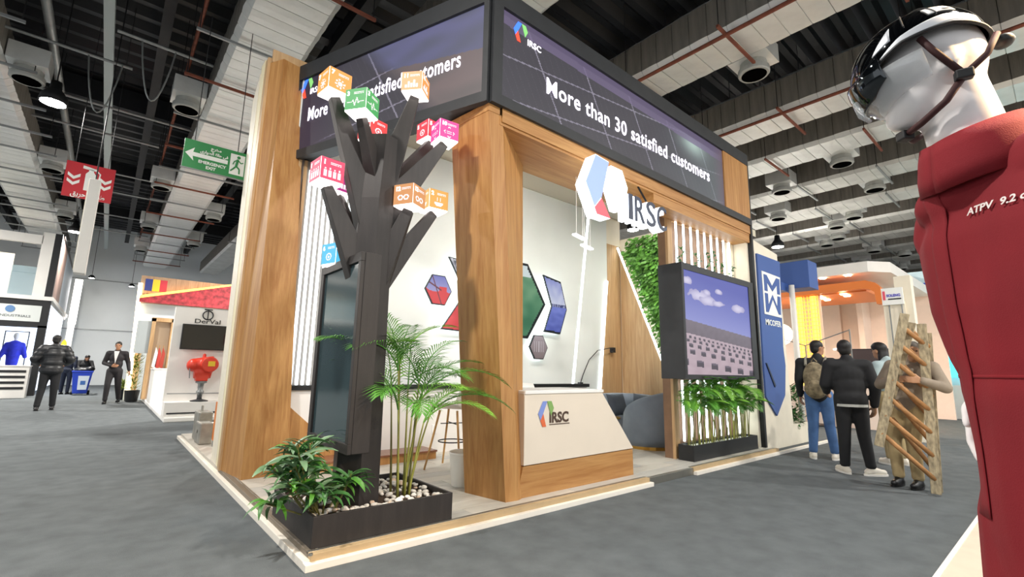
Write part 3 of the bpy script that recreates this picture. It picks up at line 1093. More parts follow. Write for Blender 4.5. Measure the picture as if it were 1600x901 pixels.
# ---- reception counter
rc = thing('reception_counter', 'white angular reception counter with an oak base and IRSC logo', 'counter', (2.985, 3.31, P))
MB().slab_xz([(0, .275), (1.65, .285), (1.115, .905), (0, .905)], 0, .62).build('body', mat('warm_white_laminate', 'e3d6c4', .45, var=.02, scale=3), rc)
MB().box(-.0, 1.13, -.012, .64, .905, .935).build('worktop', M_white, rc, bevel=.004)
MB().slab_xz([(-.08, .0), (1.655, .0), (1.65, .275), (.0, .265)], .008, .62).build('base', M_woodh, rc)
ml = (mat('logo_blue', '7b8fd0', .5), mat('logo_orange', 'd9683a', .5), mat('logo_green', '7fa65a', .5))
ribbon_logo(frame_m((.17, -.004, .60), (1, 0, 0), (0, 0, 1)), .235, ml, rc, .003)
M_brown = mat('dark_brown_lettering', '4a3426', .5)
text('lettering', 'IRSC', .135, frame_m((.315, -.004, .635), (1, 0, 0), (0, 0, 1)), M_brown, rc, .003, .004)
MB().box(.32, .60, -.004, 0, .612, .620).build('logo_underline', M_brown, rc)
# ================================================================ planter, tree and plants
pl = thing('tree_planter', 'large square dark planter box at the platform corner holding the tree', 'planter', (1.115, 3.19, P))
PW, PD, PH = 1.035, .90, .192
for (a, b, c, d) in ((0, PW, 0, .02), (0, PW, PD - .02, PD), (0, .02, .02, PD - .02), (PW - .02, PW, .02, PD - .02)):
    MB().box(a, b, c, d, 0, PH).build('side_board', M_treewood, pl, bevel=.002)
MB().box(.02, PW - .02, .02, PD - .02, .0, .02).build('bottom', M_treewood, pl)
mb = MB()
G = 26
for j in range(G + 1):
    for i in range(G + 1):
        x, y = .02 + (PW - .04) * i / G, .02 + (PD - .04) * j / G
        mb.v.append((x, y, .145 + .03 * nz(x * 6, y * 6, 2) + .02 * nz(x * 16, y * 16)))
mb.f = [(j * (G + 1) + i, j * (G + 1) + i + 1, (j + 1) * (G + 1) + i + 1, (j + 1) * (G + 1) + i) for j in range(G) for i in range(G)]
so = mb.build('soil', M_soil, pl, smooth=True)
so['kind'] = 'stuff'
# pebbles
peb = []
M_peb = mat('white_pebble', 'e8e2da', .6, var=.06, scale=20)
M_peb2 = mat('pinkish_pebble', 'd8bda6', .6, var=.1, scale=20)
for k in range(7):
    mb = MB()
    mb.ell((0, 0, 0), (1, .72 + .04 * k, .55), 9, 6)
    mb.v = [tuple(Vector(v) * (1 + .22 * nz(v[0] * 1.6 + k * 5, v[1] * 1.6, v[2] * 1.6))) for v in mb.v]
    me = mb.mesh('pebble')
    me.materials.append(M_peb2 if k == 6 else M_peb)
    for p in me.polygons:
        p.use_smooth = True
    peb.append(me)
placed = []
tries = 0
while len(placed) < 170 and tries < 6000:
    tries += 1
    x, y = 1.15 + random.random() * .96, 3.22 + random.random() * .84
    if 1.36 < x < 1.74 and 3.4 < y < 3.8:
        continue
    if (x - 1.9) ** 2 + (y - 3.5) ** 2 < .008:
        continue
    if x < 1.5 and y > 3.6 and random.random() < .6:
        continue
    s = random.uniform(.017, .034)
    if any((x - a) ** 2 + (y - b) ** 2 < (s + c) ** 2 * .75 for a, b, c in placed):
        continue
    placed.append((x, y, s))
    k = random.randrange(7)
    o = link('pebble', peb[k])
    o.location = (x, y, P + .148 + s * .35 + .03 * nz((x - 1.115) * 6, (y - 3.19) * 6, 2) + .02 * nz((x - 1.115) * 16, (y - 3.19) * 16))
    o.scale = (s, s, s)
    o.rotation_euler = (random.uniform(-.4, .4), random.uniform(-.4, .4), random.uniform(0, 6.3))
    if k == 6:
        tag(o, 'pinkish brown pebble lying on the soil of the tree planter', 'pebble', 'pinkish pebbles in the tree planter')
    else:
        tag(o, 'white pebble lying on the soil of the tree planter', 'pebble', 'white pebbles in the tree planter')

# ---- tree with angular branches
tr = thing('display_tree', 'angular dark wooden tree with branches carrying lit cubes', 'tree', (1.55, 3.61, P + .02))
T0 = Vector((1.55, 3.61, P + .02))


def ngon(c, r, n, rot=0.0):
    return [(c[0] + r * math.cos(rot + 2 * math.pi * k / n), c[1] + r * math.sin(rot + 2 * math.pi * k / n), c[2]) for k in range(n)]


mb = MB()
mb.loft(ngon((0, 0, 0), .185, 6, .3), ngon((0.0, 0, 2.45), .155, 6, .3))
mb.loft(ngon((0, 0, 2.45), .155, 6, .3), ngon((.03, 0, 3.02), .135, 6, .3))
mb.build('trunk', M_treewood, tr)


def branch(p0, p1, w0, w1, thick=.075):
    p0, p1 = Vector(p0) - T0, Vector(p1) - T0
    d = (p1 - p0).normalized()
    side = d.cross(Vector((0, 0, 1))).normalized()
    up = side.cross(d).normalized()
    q = lambda p, w, t: [tuple(p + side * t / 2 - up * w / 2), tuple(p + side * t / 2 + up * w / 2), tuple(p - side * t / 2 + up * w / 2), tuple(p - side * t / 2 - up * w / 2)]
    MB().loft(q(p0, w0, thick * 1.5), q(p1, w1, thick * .8)).build('branch', M_treewood, tr, bevel=.004)


CUBES = [
    ('orange', 'ee9a3f', (1.136, 3.6, 3.43), .12, 'orange lit cube with a sun symbol, topmost beside the screen text', 'sun', '7', 2.55),
    ('green', '3f9f54', (1.315, 3.45, 3.265), .62, 'green lit cube with a heartbeat line', 'pulse', '3', 2.9),
    ('amber', 'e8924a', (1.80, 3.50, 3.66), .72, 'amber lit cube with city buildings on the highest branch', 'city', '11', 2.75),
    ('red', 'dd4040', (1.642, 4.0, 3.368), .2, 'red lit cube peeping out behind the green cube', 'ring', '4', 3.05),
    ('magenta', 'dd2f8f', (2.12, 3.50, 3.325), -.1, 'magenta lit cube with arrows and an equals sign', 'equal', '10', 2.6),
    ('scarlet', 'd83a4a', (2.13, 3.78, 3.44), .1, 'scarlet lit cube half hidden behind the magenta cube', 'ring', '5', 2.75),
    ('pink', 'e5335d', (1.138, 3.6, 2.68), .1, 'pinkish red lit cube with a row of people', 'people', '1', 1.98),
    ('purple', 'a8327a', (1.34, 3.9, 2.73), .2, 'purple lit cube half hidden behind the pinkish red cube', 'city', '8', 2.1),
    ('gold', 'c98a55', (1.78, 3.45, 2.605), .5, 'tan lit cube with an endless loop symbol', 'loop', '12', 2.0),
    ('mustard', 'd79a3c', (2.10, 3.6, 2.686), -.05, 'mustard lit cube with a steaming bowl', 'bowl', '2', 2.02),
    ('skyblue', '4fb3d9', (1.41, 3.97, 2.13), .3, 'sky blue lit cube just above the kiosk screen', 'ring', '6', 1.75),
]


def icon(kind, col):
    c = tuple(int(col[i:i + 2], 16) / 255 for i in (0, 2, 4))
    Wt = (.98, .93, .95)

    def f(u, v):
        if kind != 'none' and .36 < u < .86 and (.80 < v < .84 or .72 < v < .76) and nz(u * 60, v * 7) > -.25:
            return Wt
        x, y = u - .5, v - .34
        r = math.hypot(x, y)
        w = False
        if kind == 'sun':
            w = r < .11 or (.15 < r < .23 and (math.atan2(y, x) * 8 / math.pi) % 2 < 1)
        elif kind == 'pulse':
            pts = [(-.38, 0), (-.18, 0), (-.12, .12), (-.04, -.16), (.06, .2), (.14, -.06), (.2, 0), (.38, 0)]
            for (a, b), (c2, d) in zip(pts, pts[1:]):
                t = max(0, min(1, ((x - a) * (c2 - a) + (y - b) * (d - b)) / ((c2 - a) ** 2 + (d - b) ** 2)))
                if math.hypot(x - a - t * (c2 - a), y - b - t * (d - b)) < .022:
                    w = True
        elif kind == 'city':
            hts = (.18, .34, .24, .42, .2)
            k = int((u - .18) / .64 * 5)
            w = .18 < u < .82 and ((u - .18) / .128) % 1 < .8 and .12 < v < .12 + hts[max(0, min(4, k))]
        elif kind == 'ring':
            w = .13 < r < .19 or r < .06
        elif kind == 'equal':
            w = (abs(x) < .14 and (abs(y - .05) < .025 or abs(y + .05) < .025)) or (abs(abs(x) + abs(y) * .9 - .27) < .03 and (abs(x) > .2 or abs(y) > .22))
        elif kind == 'people':
            k = ((u - .1) / .8 * 4) % 1
            hh = .08 * (int((u - .1) / .8 * 4) % 2)
            w = .1 < u < .9 and (math.hypot((k - .5) * .2, v - .5 - hh * .3) < .045 or (abs(k - .5) < .32 and .3 < v < .42) or (abs(abs(k - .5) - .16) < .1 and .12 < v <= .3))
        elif kind == 'loop':
            w = abs(math.hypot(abs(x) - .15, y) - .11) < .032
        elif kind == 'bowl':
            w = (y < .0 and y > -.2 and r < .24) or (abs(y - .15) < .1 and abs((x * 7) % 1 - .5) < .12 and abs(x) < .2)
        return Wt if w else c
    return f


CS = .185
M_cubeprint = print_mat('lit_cube_print', 1.05)
M_cubeglow = emit('cube_glow', 'fff4f0', 2.6)
for (nm, col, c, rz, lb, ik, num, zb) in CUBES:
    h = CS / 2
    t = thing('lit_cube', lb, 'cube', c, rz, group='lit cubes on the tree')
    MB().box(-h, h, -h, h, -h, h).build('body', M_cubeglow, t, bevel=.004)
    e = .002
    fn = icon(ik, col)
    picture('face', (-h, -h - e, -h + .012), (CS, 0, 0), (0, 0, CS - .012), 30, 30, fn, M_cubeprint, t)
    picture('face', (-h - e, h, -h + .012), (0, -CS, 0), (0, 0, CS - .012), 30, 30, fn, M_cubeprint, t)
    picture('face', (h + e, -h, -h + .012), (0, CS, 0), (0, 0, CS - .012), 4, 4, icon('none', col), M_cubeprint, t)
    picture('face', (h, h + e, -h + .012), (-CS, 0, 0), (0, 0, CS - .012), 4, 4, icon('none', col), M_cubeprint, t)
    wt = emit('cube_white_print', 'fff4f2', 1.2)
    text('number', num, .05, frame_m((-h + .015, -h - .004, h - .055), (1, 0, 0), (0, 0, 1)), wt, t, .002, .002)
    text('number', num, .05, frame_m((-h - .004, h - .015, h - .055), (0, -1, 0), (0, 0, 1)), wt, t, .002, .002)
    tip = Vector(c) + Vector((0, 0, -h - .004))
    base = Vector((1.56, 3.61, zb - .22))
    w0 = {'orange': .30, 'green': .17, 'amber': .24, 'red': .12, 'magenta': .27, 'scarlet': .17, 'pink': .27, 'purple': .13, 'gold': .23, 'mustard': .2, 'skyblue': .13}[nm]
    branch(base, tip - (tip - base).normalized() * .01, w0, .08)

# ---- kiosk screen fixed to the trunk
ks = thing('kiosk_display', 'tall dark portrait screen kiosk fixed to the tree trunk', 'display', (1.35, 3.32, .60))
MB().box(.03, .165, 0, .86, 0, 1.45).build('case', M_treewood, ks, bevel=.006)
for (y0, y1, z0, z1) in ((0, .86, 0, .07), (0, .86, 1.38, 1.45), (0, .05, .07, 1.38), (.79, .86, .07, 1.38)):
    MB().box(0, .03, y0, y1, z0, z1).build('bezel', M_treewood, ks, bevel=.003)
MB().box(.018, .03, .05, .79, .07, 1.38).build('glass', mat('grey_screen_glass', '35464a', .12, spec=.8), ks)

# ---- leaves and palms
M_leafd = mat('dark_green_leaf', '3d6b35', .45, var=.3, scale=7)
M_leafm = mat('mid_green_leaf', '4f8a2e', .45, var=.3, scale=7)
M_leafl = mat('bright_green_leaf', '78b03c', .5, var=.25, scale=7)
M_cane = mat('yellow_green_cane', '9a9a48', .5, var=.25, scale=10)
M_caneb = mat('brown_cane', '6d6a35', .6, var=.3, scale=10)


def frond_mesh(mb, base, az, elev, length, droop, n=24, leaf=.2, width=.011, vee=.35):
    """arching rachis with two rows of narrow leaflets"""
    base = Vector(base)
    h = Vector((math.cos(az), math.sin(az), 0))
    side = Vector((-h.y, h.x, 0))
    pts = []
    p = base.copy()
    e = elev
    N_ = 14
    for i in range(N_ + 1):
        pts.append(p.copy())
        p = p + (h * math.cos(e) + Vector((0, 0, math.sin(e)))) * (length / N_)
        e -= droop / N_
    mb.tube(pts, [.006 * (1 - .8 * i / N_) + .001 for i in range(N_ + 1)], 5)
    for i in range(n):
        t = .16 + .84 * i / (n - 1)
        f = t * N_
        k = min(int(f), N_ - 1)
        c = pts[k].lerp(pts[k + 1], f - k)
        tang = (pts[k + 1] - pts[k]).normalized()
        upv = side.cross(tang) * -1
        if upv.z < 0:
            upv = -upv
        L = leaf * (math.sin(math.pi * min(1, .18 + .82 * t) ** .9) * .75 + .3) * random.uniform(.85, 1.1)
        for s in (-1, 1):
            d = (side * s * (1 - .35 * t) + tang * (.55 + .7 * t) + upv * vee).normalized()
            wd = tang.cross(d).cross(d).normalized() * width
            q0 = c
            q1 = c + d * L * .5 + Vector((0, 0, -.04 * L))
            q2 = c + d * L + Vector((0, 0, -.30 * L))
            mb.add([q0 - wd * .35, q0 + wd * .35, q1 - wd, q1 + wd, q2], [(0, 1, 3, 2), (2, 3, 4)])


def palm(name, label, base, canes, group=None, leaf=.2, cane_r=.009, mats=(M_leafm, M_leafl), vee=.35, n=24, width=.011):
    t = thing(name, label, 'plant', base, group=group)
    for (dx, dy, lean_az, lean, hgt, fr) in canes:
        top = Vector((dx, dy, 0)) + Vector((math.cos(lean_az) * lean, math.sin(lean_az) * lean, hgt))
        pts = [Vector((dx, dy, -.01)).lerp(top, i / 5) + Vector((math.cos(lean_az), math.sin(lean_az), 0)) * (lean * .3 * ((i / 5) ** 2 - i / 5)) for i in range(6)]
        MB().tube(pts, [cane_r * (1.1 - .5 * i / 5) for i in range(6)], 6).build('cane', M_cane if random.random() < .6 else M_caneb, t, smooth=True)
        for (az, el, ln, dr) in fr:
            mb = MB()
            frond_mesh(mb, top, az, el, ln, dr, n, leaf, width, vee)
            mb.build('frond', random.choice(mats), t, fix=False)
    return t


R_ = math.radians
canes = [
    (.00, .00, R_(-20), .10, .72, ((R_(-25), 1.0, .82, 1.75), (R_(40), 1.25, .6, 1.2))),
    (.03, -.02, R_(20), .06, .85, ((R_(10), 1.3, .62, 1.3), (R_(170), 1.3, .6, 1.2))),
    (-.04, .02, R_(160), .05, .95, ((R_(100), 1.45, .62, .9), (R_(200), 1.1, .55, 1.6))),
    (.02, .04, R_(70), .06, .80, ((R_(60), 1.35, .6, 1.0), (R_(-60), 1.0, .6, 1.7))),
    (-.06, -.02, R_(200), .05, .65, ((R_(225), 1.1, .5, 1.7), (R_(120), 1.3, .6, 1.3))),
    (.05, .02, R_(-10), .16, .62, ((R_(-35), .75, .72, 1.5), (R_(0), .95, .62, 1.6))),
    (-.02, -.05, R_(-100), .08, .60, ((R_(-110), 1.0, .5, 1.8), (R_(-70), 1.2, .55, 1.5))),
    (-.08, .06, R_(140), .04, .75, ((R_(150), 1.25, .55, 1.4), (R_(80), 1.4, .65, 1.1))),
    (.07, .06, R_(30), .10, .70, ((R_(20), 1.1, .6, 1.5), (R_(-10), 1.25, .7, 1.5))),
    (.01, -.06, R_(-40), .09, .55, ((R_(-50), .9, .6, 1.6), (R_(-15), 1.2, .55, 1.5))),
    (-.03, .05, R_(110), .05, 1.0, ((R_(130), 1.4, .55, 1.2), (R_(50), 1.3, .6, 1.3), (R_(-20), 1.35, .6, 1.5))),
    (-.28, .16, R_(120), .05, .95, ((R_(100), 1.3, .6, 1.2), (R_(200), 1.2, .55, 1.6), (R_(-30), 1.2, .5, 1.4))),
]
random.seed(11)
palm('areca_palm', 'tall green areca palm with arching fronds growing in the tree planter', (1.90, 3.50, P + .15), canes, leaf=.27, n=23, width=.0056, vee=.2)

# broad-leaved plant beside it
random.seed(5)
bl = thing('broadleaf_plant', 'bushy dark green plant with strap leaves spilling over the tree planter', 'plant', (1.235, 3.42, P + .15))


def strap_leaf(L, w, droop):
    mb = MB()
    N_ = 6
    p = Vector((0, 0, 0))
    e = .7
    for i in range(N_ + 1):
        t = i / N_
        ww = w * (math.sin(math.pi * min(.98, .10 + .88 * t)) ** .8)
        mb.v += [(p.x, -ww, p.z + ww * .35), (p.x, 0, p.z), (p.x, ww, p.z + ww * .35)]
        p = p + Vector((math.cos(e), 0, math.sin(e))) * (L / N_)
        e -= droop / N_
    for i in range(N_):
        a = i * 3
        mb.f += [(a, a + 1, a + 4, a + 3), (a + 1, a + 2, a + 5, a + 4)]
    me = mb.mesh('leaf')
    for q in me.polygons:
        q.use_smooth = True
    return me


LEAVES = []
for i in range(8):
    me = strap_leaf(random.uniform(.15, .25), random.uniform(.012, .024), random.uniform(.9, 2.0))
    me.materials.append((M_leafd, M_leafd, M_leafm, mat('grey_green_leaf', '6f8f6a', .4, var=.2))[i % 4])
    LEAVES.append(me)
for k in range(20):
    a = random.uniform(0, 6.28)
    rr = random.uniform(.02, .16)
    bx_, by_ = rr * math.cos(a), rr * math.sin(a)
    lean = Vector((math.cos(a), math.sin(a), 0)) * random.uniform(.03, .16) + Vector((-.07, .0, 0))
    hgt = random.uniform(.10, .50)
    top = Vector((bx_, by_, 0)) + lean + Vector((0, 0, hgt))
    pts = [Vector((bx_ * .6, by_ * .6, -.01)).lerp(top, i / 4) for i in range(5)]
    MB().tube(pts, .006, 5).build('stem', M_caneb, bl)
    for j in range(14):
        o = link('leaf', LEAVES[random.randrange(8)], bl)
        o.location = pts[3].lerp(top, random.uniform(-.5, 1))
        o.rotation_euler = (random.uniform(-.5, .5), random.uniform(-.55, .5), j * 2.4 + random.uniform(-.4, .4))
        s = random.uniform(.7, 1.15)
        o.scale = (s, s, s)

# television planter with its palms
tp = thing('television_planter', 'long narrow black planter below the wide television', 'planter', (5.93, 3.30, P))
TW, TD, TH = 1.92, .22, .20
for (a, b, c, d) in ((0, TW, 0, .015), (0, TW, TD - .015, TD), (0, .015, .015, TD - .015), (TW - .015, TW, .015, TD - .015)):
    MB().box(a, b, c, d, 0, TH).build('side_board', M_black, tp)
g = MB().box(.015, TW - .015, .015, TD - .015, 0, .17).build('gravel', mat('white_gravel', 'dfe3d8', .8, var=.25, scale=90, bump=.8, bscale=120), tp)
g['kind'] = 'stuff'
random.seed(21)
_where = ('first', 'second', 'third', 'fourth', 'fifth', 'sixth', 'seventh', 'eighth')
protos = []
for i in range(8):
    x = 6.05 + i * .235
    if i < 3:
        cn = []
        for k in range(9):
            a = random.uniform(0, 6.28)
            fr = [(random.uniform(-3.5, .35) if random.random() < .8 else random.uniform(0, 6.28), random.uniform(.3, 1.35), random.uniform(.24, .38), random.uniform(.8, 1.9)) for q in range(2)]
            cn.append((random.uniform(-.08, .08), random.uniform(-.05, .02), a, .04, random.uniform(.46, .78), fr))
        t = palm('parlor_palm', '', (x, 3.40, P + .165), cn, 'small palms below the television', leaf=.15, cane_r=.006, mats=(M_leafm, M_leafl, M_leafm), n=17, width=.0065)
        protos.append(t)
    else:
        t = copy_tree(protos[i % 3])
        t.location = (x, 3.40, P + .165)
        t.rotation_euler = (0, 0, random.uniform(-.5, .5))
    t['label'] = _where[i] + ' small green palm along the planter below the television, counted from the sofas'

# green plant wall
random.seed(3)
gw = thing('green_wall', 'lush green plant wall filling the slanted panel behind the television', 'plant wall', (7.94, 4.7, 2.2))
mb = MB()
gp = [(5.70, 3.66), (4.52, .76), (3.78, .76), (3.78, 3.66)]
inside = in_poly(gp)
MB().slab_yz([(y - 4.7, z - 2.2) for y, z in gp], -.03, -.005).build('backing', M_leafd, gw)
cnt = 0
while cnt < 5200:
    y, z = random.uniform(3.8, 5.95), random.uniform(.76, 3.9)
    if not (inside(y, z) or (z > 3.6 and inside(y, z - .22) and y < 5.6)):
        continue
    cnt += 1
    d0 = random.uniform(.03, .16)
    L = random.uniform(.06, .14)
    a = random.uniform(-.9, .9) - 1.2
    dv = Vector((-random.uniform(.2, .9), math.cos(a), math.sin(a) * random.uniform(.3, 1))).normalized()
    wv = dv.cross(Vector((1, 0, .3))).normalized() * L * .22
    c = Vector((-d0, y - 4.7, z - 2.2))
    mb.add([c, c + dv * L * .5 + wv, c + dv * L, c + dv * L * .5 - wv], [(0, 1, 2, 3)])
f_ = mb.build('foliage', mat('wall_foliage', '5f9a38', .55, var=.55, scale=5.0), gw, fix=False)
f_['kind'] = 'stuff'
# climbing tendrils around the LED tubes
for i, x in enumerate((6.18, 6.62, 6.98, 7.2, 7.42, 7.75)):
    t = thing('climbing_vine', ('first', 'second', 'third', 'fourth', 'fifth', 'sixth')[i] + ' thin leafy vine among the LED tubes above the television', 'plant', (x, 3.53, 2.67), group='vines above the television')
    hgt = random.uniform(.3, .55)
    pts = [(.05 * math.sin(k * 1.3 + i), -.02 - .02 * math.cos(k * 1.1), hgt * k / 8) for k in range(9)]
    MB().tube(pts, .005, 5).build('stem', M_leafd, t)
    for k in range(16):
        q = Vector(pts[min(8, k // 2)])
        o = link('leaf', LEAVES[(k + i) % 8], t)
        o.location = q
        o.rotation_euler = (random.uniform(-.6, .6), random.uniform(-.6, .6), random.uniform(3.2, 6.2))
        o.scale = (.32, .8, .5)
# ================================================================ furniture of the stand
M_velvet = mat('grey_blue_velvet', '858f9b', .8, var=.14, scale=3, bump=.08, bscale=250)
M_velvetd = mat('slate_velvet_cushion', '5c646f', .85, var=.15, scale=4)
M_gold = mat('brushed_gold', 'c79a4a', .3, .9)


def barrel_seat(name, label, c, face, rx, ry, hb, ha, seat_h, span=2.25):
    """curved shell, high at the back and lower at the arms; local +Y is the open side"""
    t = thing(name, label, 'sofa', (c[0], c[1], P), face - math.pi / 2)
    NA, th = 40, .13
    prof = [(-.04, .06, .0), (.03, .30, .5), (.04, .7, .85), (0.0, 1.0, 1.0)]
    rings = []
    for i in range(NA + 1):
        a = -span + 2 * span * i / NA
        k = (math.cos(a * math.pi / (2 * span)) + 0) ** .7 if abs(a) < span else 0
        h = ha + (hb - ha) * max(0, k)
        d = Vector((math.sin(a), -math.cos(a)))
        ring = []
        for (g, fz) in ((-.05, .06), (.02, .2), (.05, .5), (.03, .85), (-.01, .97), (-.06, 1.0)):
            ring.append((d.x * (rx + g), d.y * (ry + g), h * fz))
        for (g, fz) in ((-th, .97), (-th - .01, .8), (-th, .3), (-th, .06)):
            ring.append((d.x * (rx + g), d.y * (ry + g), h * fz))
        rings.append(ring)
    mb = MB()
    n = len(rings[0])
    for r_ in rings:
        mb.v += r_
    for i in range(NA):
        for k in range(n):
            mb.f.append((i * n + k, (i + 1) * n + k, (i + 1) * n + (k + 1) % n, i * n + (k + 1) % n))
    mb.f.append(tuple(range(n)))
    mb.f.append(tuple(reversed(range(NA * n, NA * n + n))))
    mb.build('shell', M_velvet, t, smooth=True)
    el = lambda f, z, q=0: [((rx - f) * math.cos(2 * math.pi * k / 28), (ry - f) * math.sin(2 * math.pi * k / 28), z) for k in range(28)]
    mb = MB()
    lv = [el(.14, .05), el(.12, .12), el(.11, seat_h - .06), el(.13, seat_h - .01), el(.2, seat_h)]
    for r_ in lv:
        mb.v += r_
    for i in range(len(lv) - 1):
        for k in range(28):
            mb.f.append((i * 28 + k, i * 28 + (k + 1) % 28, (i + 1) * 28 + (k + 1) % 28, (i + 1) * 28 + k))
    mb.f.append(tuple(range(27, -1, -1)))
    mb.f.append(tuple(range(4 * 28, 5 * 28)))
    mb.build('seat', M_velvet, t, smooth=True)
    MB().loft(el(.06, 0), el(.06, .045)).build('base_ring', M_gold, t)
    return t


barrel_seat('barrel_armchair', 'grey velvet barrel armchair with gold base, back turned to the aisle', (6.62, 4.36), R_(105), .50, .46, .86, .60, .42)
barrel_seat('curved_sofa', 'curved grey velvet sofa with cushions standing against the wood panels', (7.2, 5.22), R_(235), .70, .50, .74, .60, .40, 2.1)


def cushion(label, loc, rot, s):
    mb = MB()
    G = 10
    for side in (1, -1):
        for j in range(G + 1):
            for i in range(G + 1):
                u, v = 2 * i / G - 1, 2 * j / G - 1
                b = max(0, (1 - u ** 4) * (1 - v ** 4)) ** .5 * .07
                k = 1 - .06 * (u * u * (1 - v * v) * 0 + (1 - abs(u)) * (1 - abs(v)) * 0)
                mb.v.append((u * s * (1 - .08 * (1 - v * v)), side * b, v * s * (1 - .08 * (1 - u * u))))
    m_ = (G + 1) ** 2
    for sd in (0, 1):
        for j in range(G):
            for i in range(G):
                a = sd * m_ + j * (G + 1) + i
                mb.f.append((a, a + 1, a + G + 2, a + G + 1))
    o = mb.build('cushion', M_velvetd, None, smooth=True)
    o.location = loc
    o.rotation_euler = rot
    tag(o, label, 'cushion')


cushion('slate grey square cushion leaning on the sofa near the counter', (6.88, 5.22, P + .56), (-.35, 0, R_(-10)), .2)
cushion('slate grey square cushion on the sofa behind the armchair', (7.30, 4.98, P + .56), (-.35, .1, R_(-60)), .19)
t = thing('side_table', 'small gold framed side table beside the curved sofa', 'table', (6.35, 4.98, P))
MB().lathe([(.17, .38), (.18, .39), (.18, .40), (.17, .41)], 24).build('top', M_gold, t)
MB().lathe([(.15, 0), (.16, .01), (.15, .02)], 24).build('base', M_gold, t)
MB().tube([(0, 0, .02), (0, 0, .38)], .02, 10).build('stem', M_gold, t)

# waste bin
t = thing('waste_bin', 'plain white plastic waste bin standing beside the corner column', 'bin', (2.83, 4.02, P))
MB().lathe([(.0, .0), (.115, 0), (.12, .01), (.145, .29), (.15, .30), (.155, .31), (.15, .32), (.138, .315), (.11, .02), (0, .02)], 28).build('body', mat('white_plastic', 'f3f1ea', .4), t, smooth=True)


def stool(label, loc, rz):
    t = thing('bar_stool', label, 'stool', loc, rz)
    mb = MB()
    G = 12
    for j in range(G + 1):
        v = j / G
        for i in range(G + 1):
            u = 2 * i / G - 1
            if v < .6:
                y, z = .2 - v / .6 * .38, .66 + .02 * (u * u) + .05 * abs(u) ** 3
            else:
                w = (v - .6) / .4
                y, z = -.18 - .08 * w, .66 + .30 * w + .05 * abs(u) ** 3 * (1 - w)
                y += .06 * u * u
            wd = .21 * (1 - .25 * max(0, v - .7) / .3 * abs(u))
            mb.v.append((u * wd, y, z))
    for j in range(G):
        for i in range(G):
            a = j * (G + 1) + i
            mb.f.append((a, a + 1, a + G + 2, a + G + 1))
    o = mb.build('seat_shell', MATS['white_plastic'], t, smooth=True)
    sl = o.modifiers.new('s', 'SOLIDIFY')
    sl.thickness = .012
    mw = wood('beech_leg', 'b98a4f', 'd3a768')
    for sx in (-1, 1):
        for sy in (-1, 1):
            MB().tube([(sx * .11, sy * .11, .65), (sx * .22, sy * .22, 0)], [.014, .011], 8).build('leg', mw, t)
    MB().tube([(.155 * math.cos(a), .155 * math.sin(a), .30) for a in [2 * math.pi * k / 24 for k in range(25)]], .007, 6).build('foot_ring', M_dsteel, t)
    MB().tube([(-.1, -.1, .5), (.1, .1, .5)], .006, 6).build('brace', M_dsteel, t)
    MB().tube([(.1, -.1, .5), (-.1, .1, .5)], .006, 6).build('brace', M_dsteel, t)
    return t


stool('white bar stool with beech legs half hidden behind the corner column', (3.18, 4.78, P), R_(30))
stool('white moulded bar stool whose back shows over the reception counter', (4.12, 4.45, P), R_(170))

# thin black cable with a plug hanging by the LED line
pts = [Vector((6.60, YW - .06, .98)), Vector((6.68, YW - .06, 1.15)), Vector((6.85, YW - .06, 1.42)), Vector((7.1, YW - .06, 1.60)), Vector((7.45, YW - .06, 1.66)), Vector((7.62, YW - .02, 1.63))]
t = thing('wall_cable', 'thin black cable curving from the ledge to the wood panel', 'cable', (0, 0, 0))
MB().tube(pts, .008, 6).build('wire', M_black, t)
MB().box(7.58, 7.66, YW - .05, YW + .03, 1.58, 1.68).build('plug', M_black, t)
MB().box(6.55, 6.63, YW - .1, YW - .04, .985, 1.01).build('connector', M_black, t)

# added spotlights, unseen on the fascia's inner side, aimed in to brighten the stand
for i, (x, y, tx_, ty_, tz_) in enumerate(((2.95, 3.62, 3.0, 5.6, 1.8), (4.1, 3.6, 4.4, 5.7, 2.0), (5.2, 3.6, 5.6, 5.6, 2.0), (6.3, 3.62, 7.2, 5.2, .8), (7.3, 3.9, 7.9, 5.0, 2.4))):
    z = 4.35
    t = thing('added_spotlight', ORD[i] + ' added unseen spotlight on the inner side of the fascia, counted from the corner column', 'lamp', (x, y, z), group='added spotlights inside the fascia')
    d_ = (Vector((tx_, ty_, tz_)) - Vector((x, y, z))).normalized()
    MB().tube([tuple(-d_ * .08), tuple(d_ * .05)], [.04, .05], 14).build('can', M_black, t)
    MB().tube([tuple(d_ * .051), tuple(d_ * .053)], [.043, .043], 14).build('lens', emit('spot_lens', 'fff3e2', 12), t)
    MB().tube([(0, 0, 0), (0, min(0, 3.44 - y), .0)], .012, 6).build('arm', M_black, t)
    area_light('added_spot_light', tuple(Vector((x, y, z)) + d_ * .07), .09, 13, (1.0, .95, .88), rot=(-d_).to_track_quat('Z', 'Y').to_euler(), spread=120)
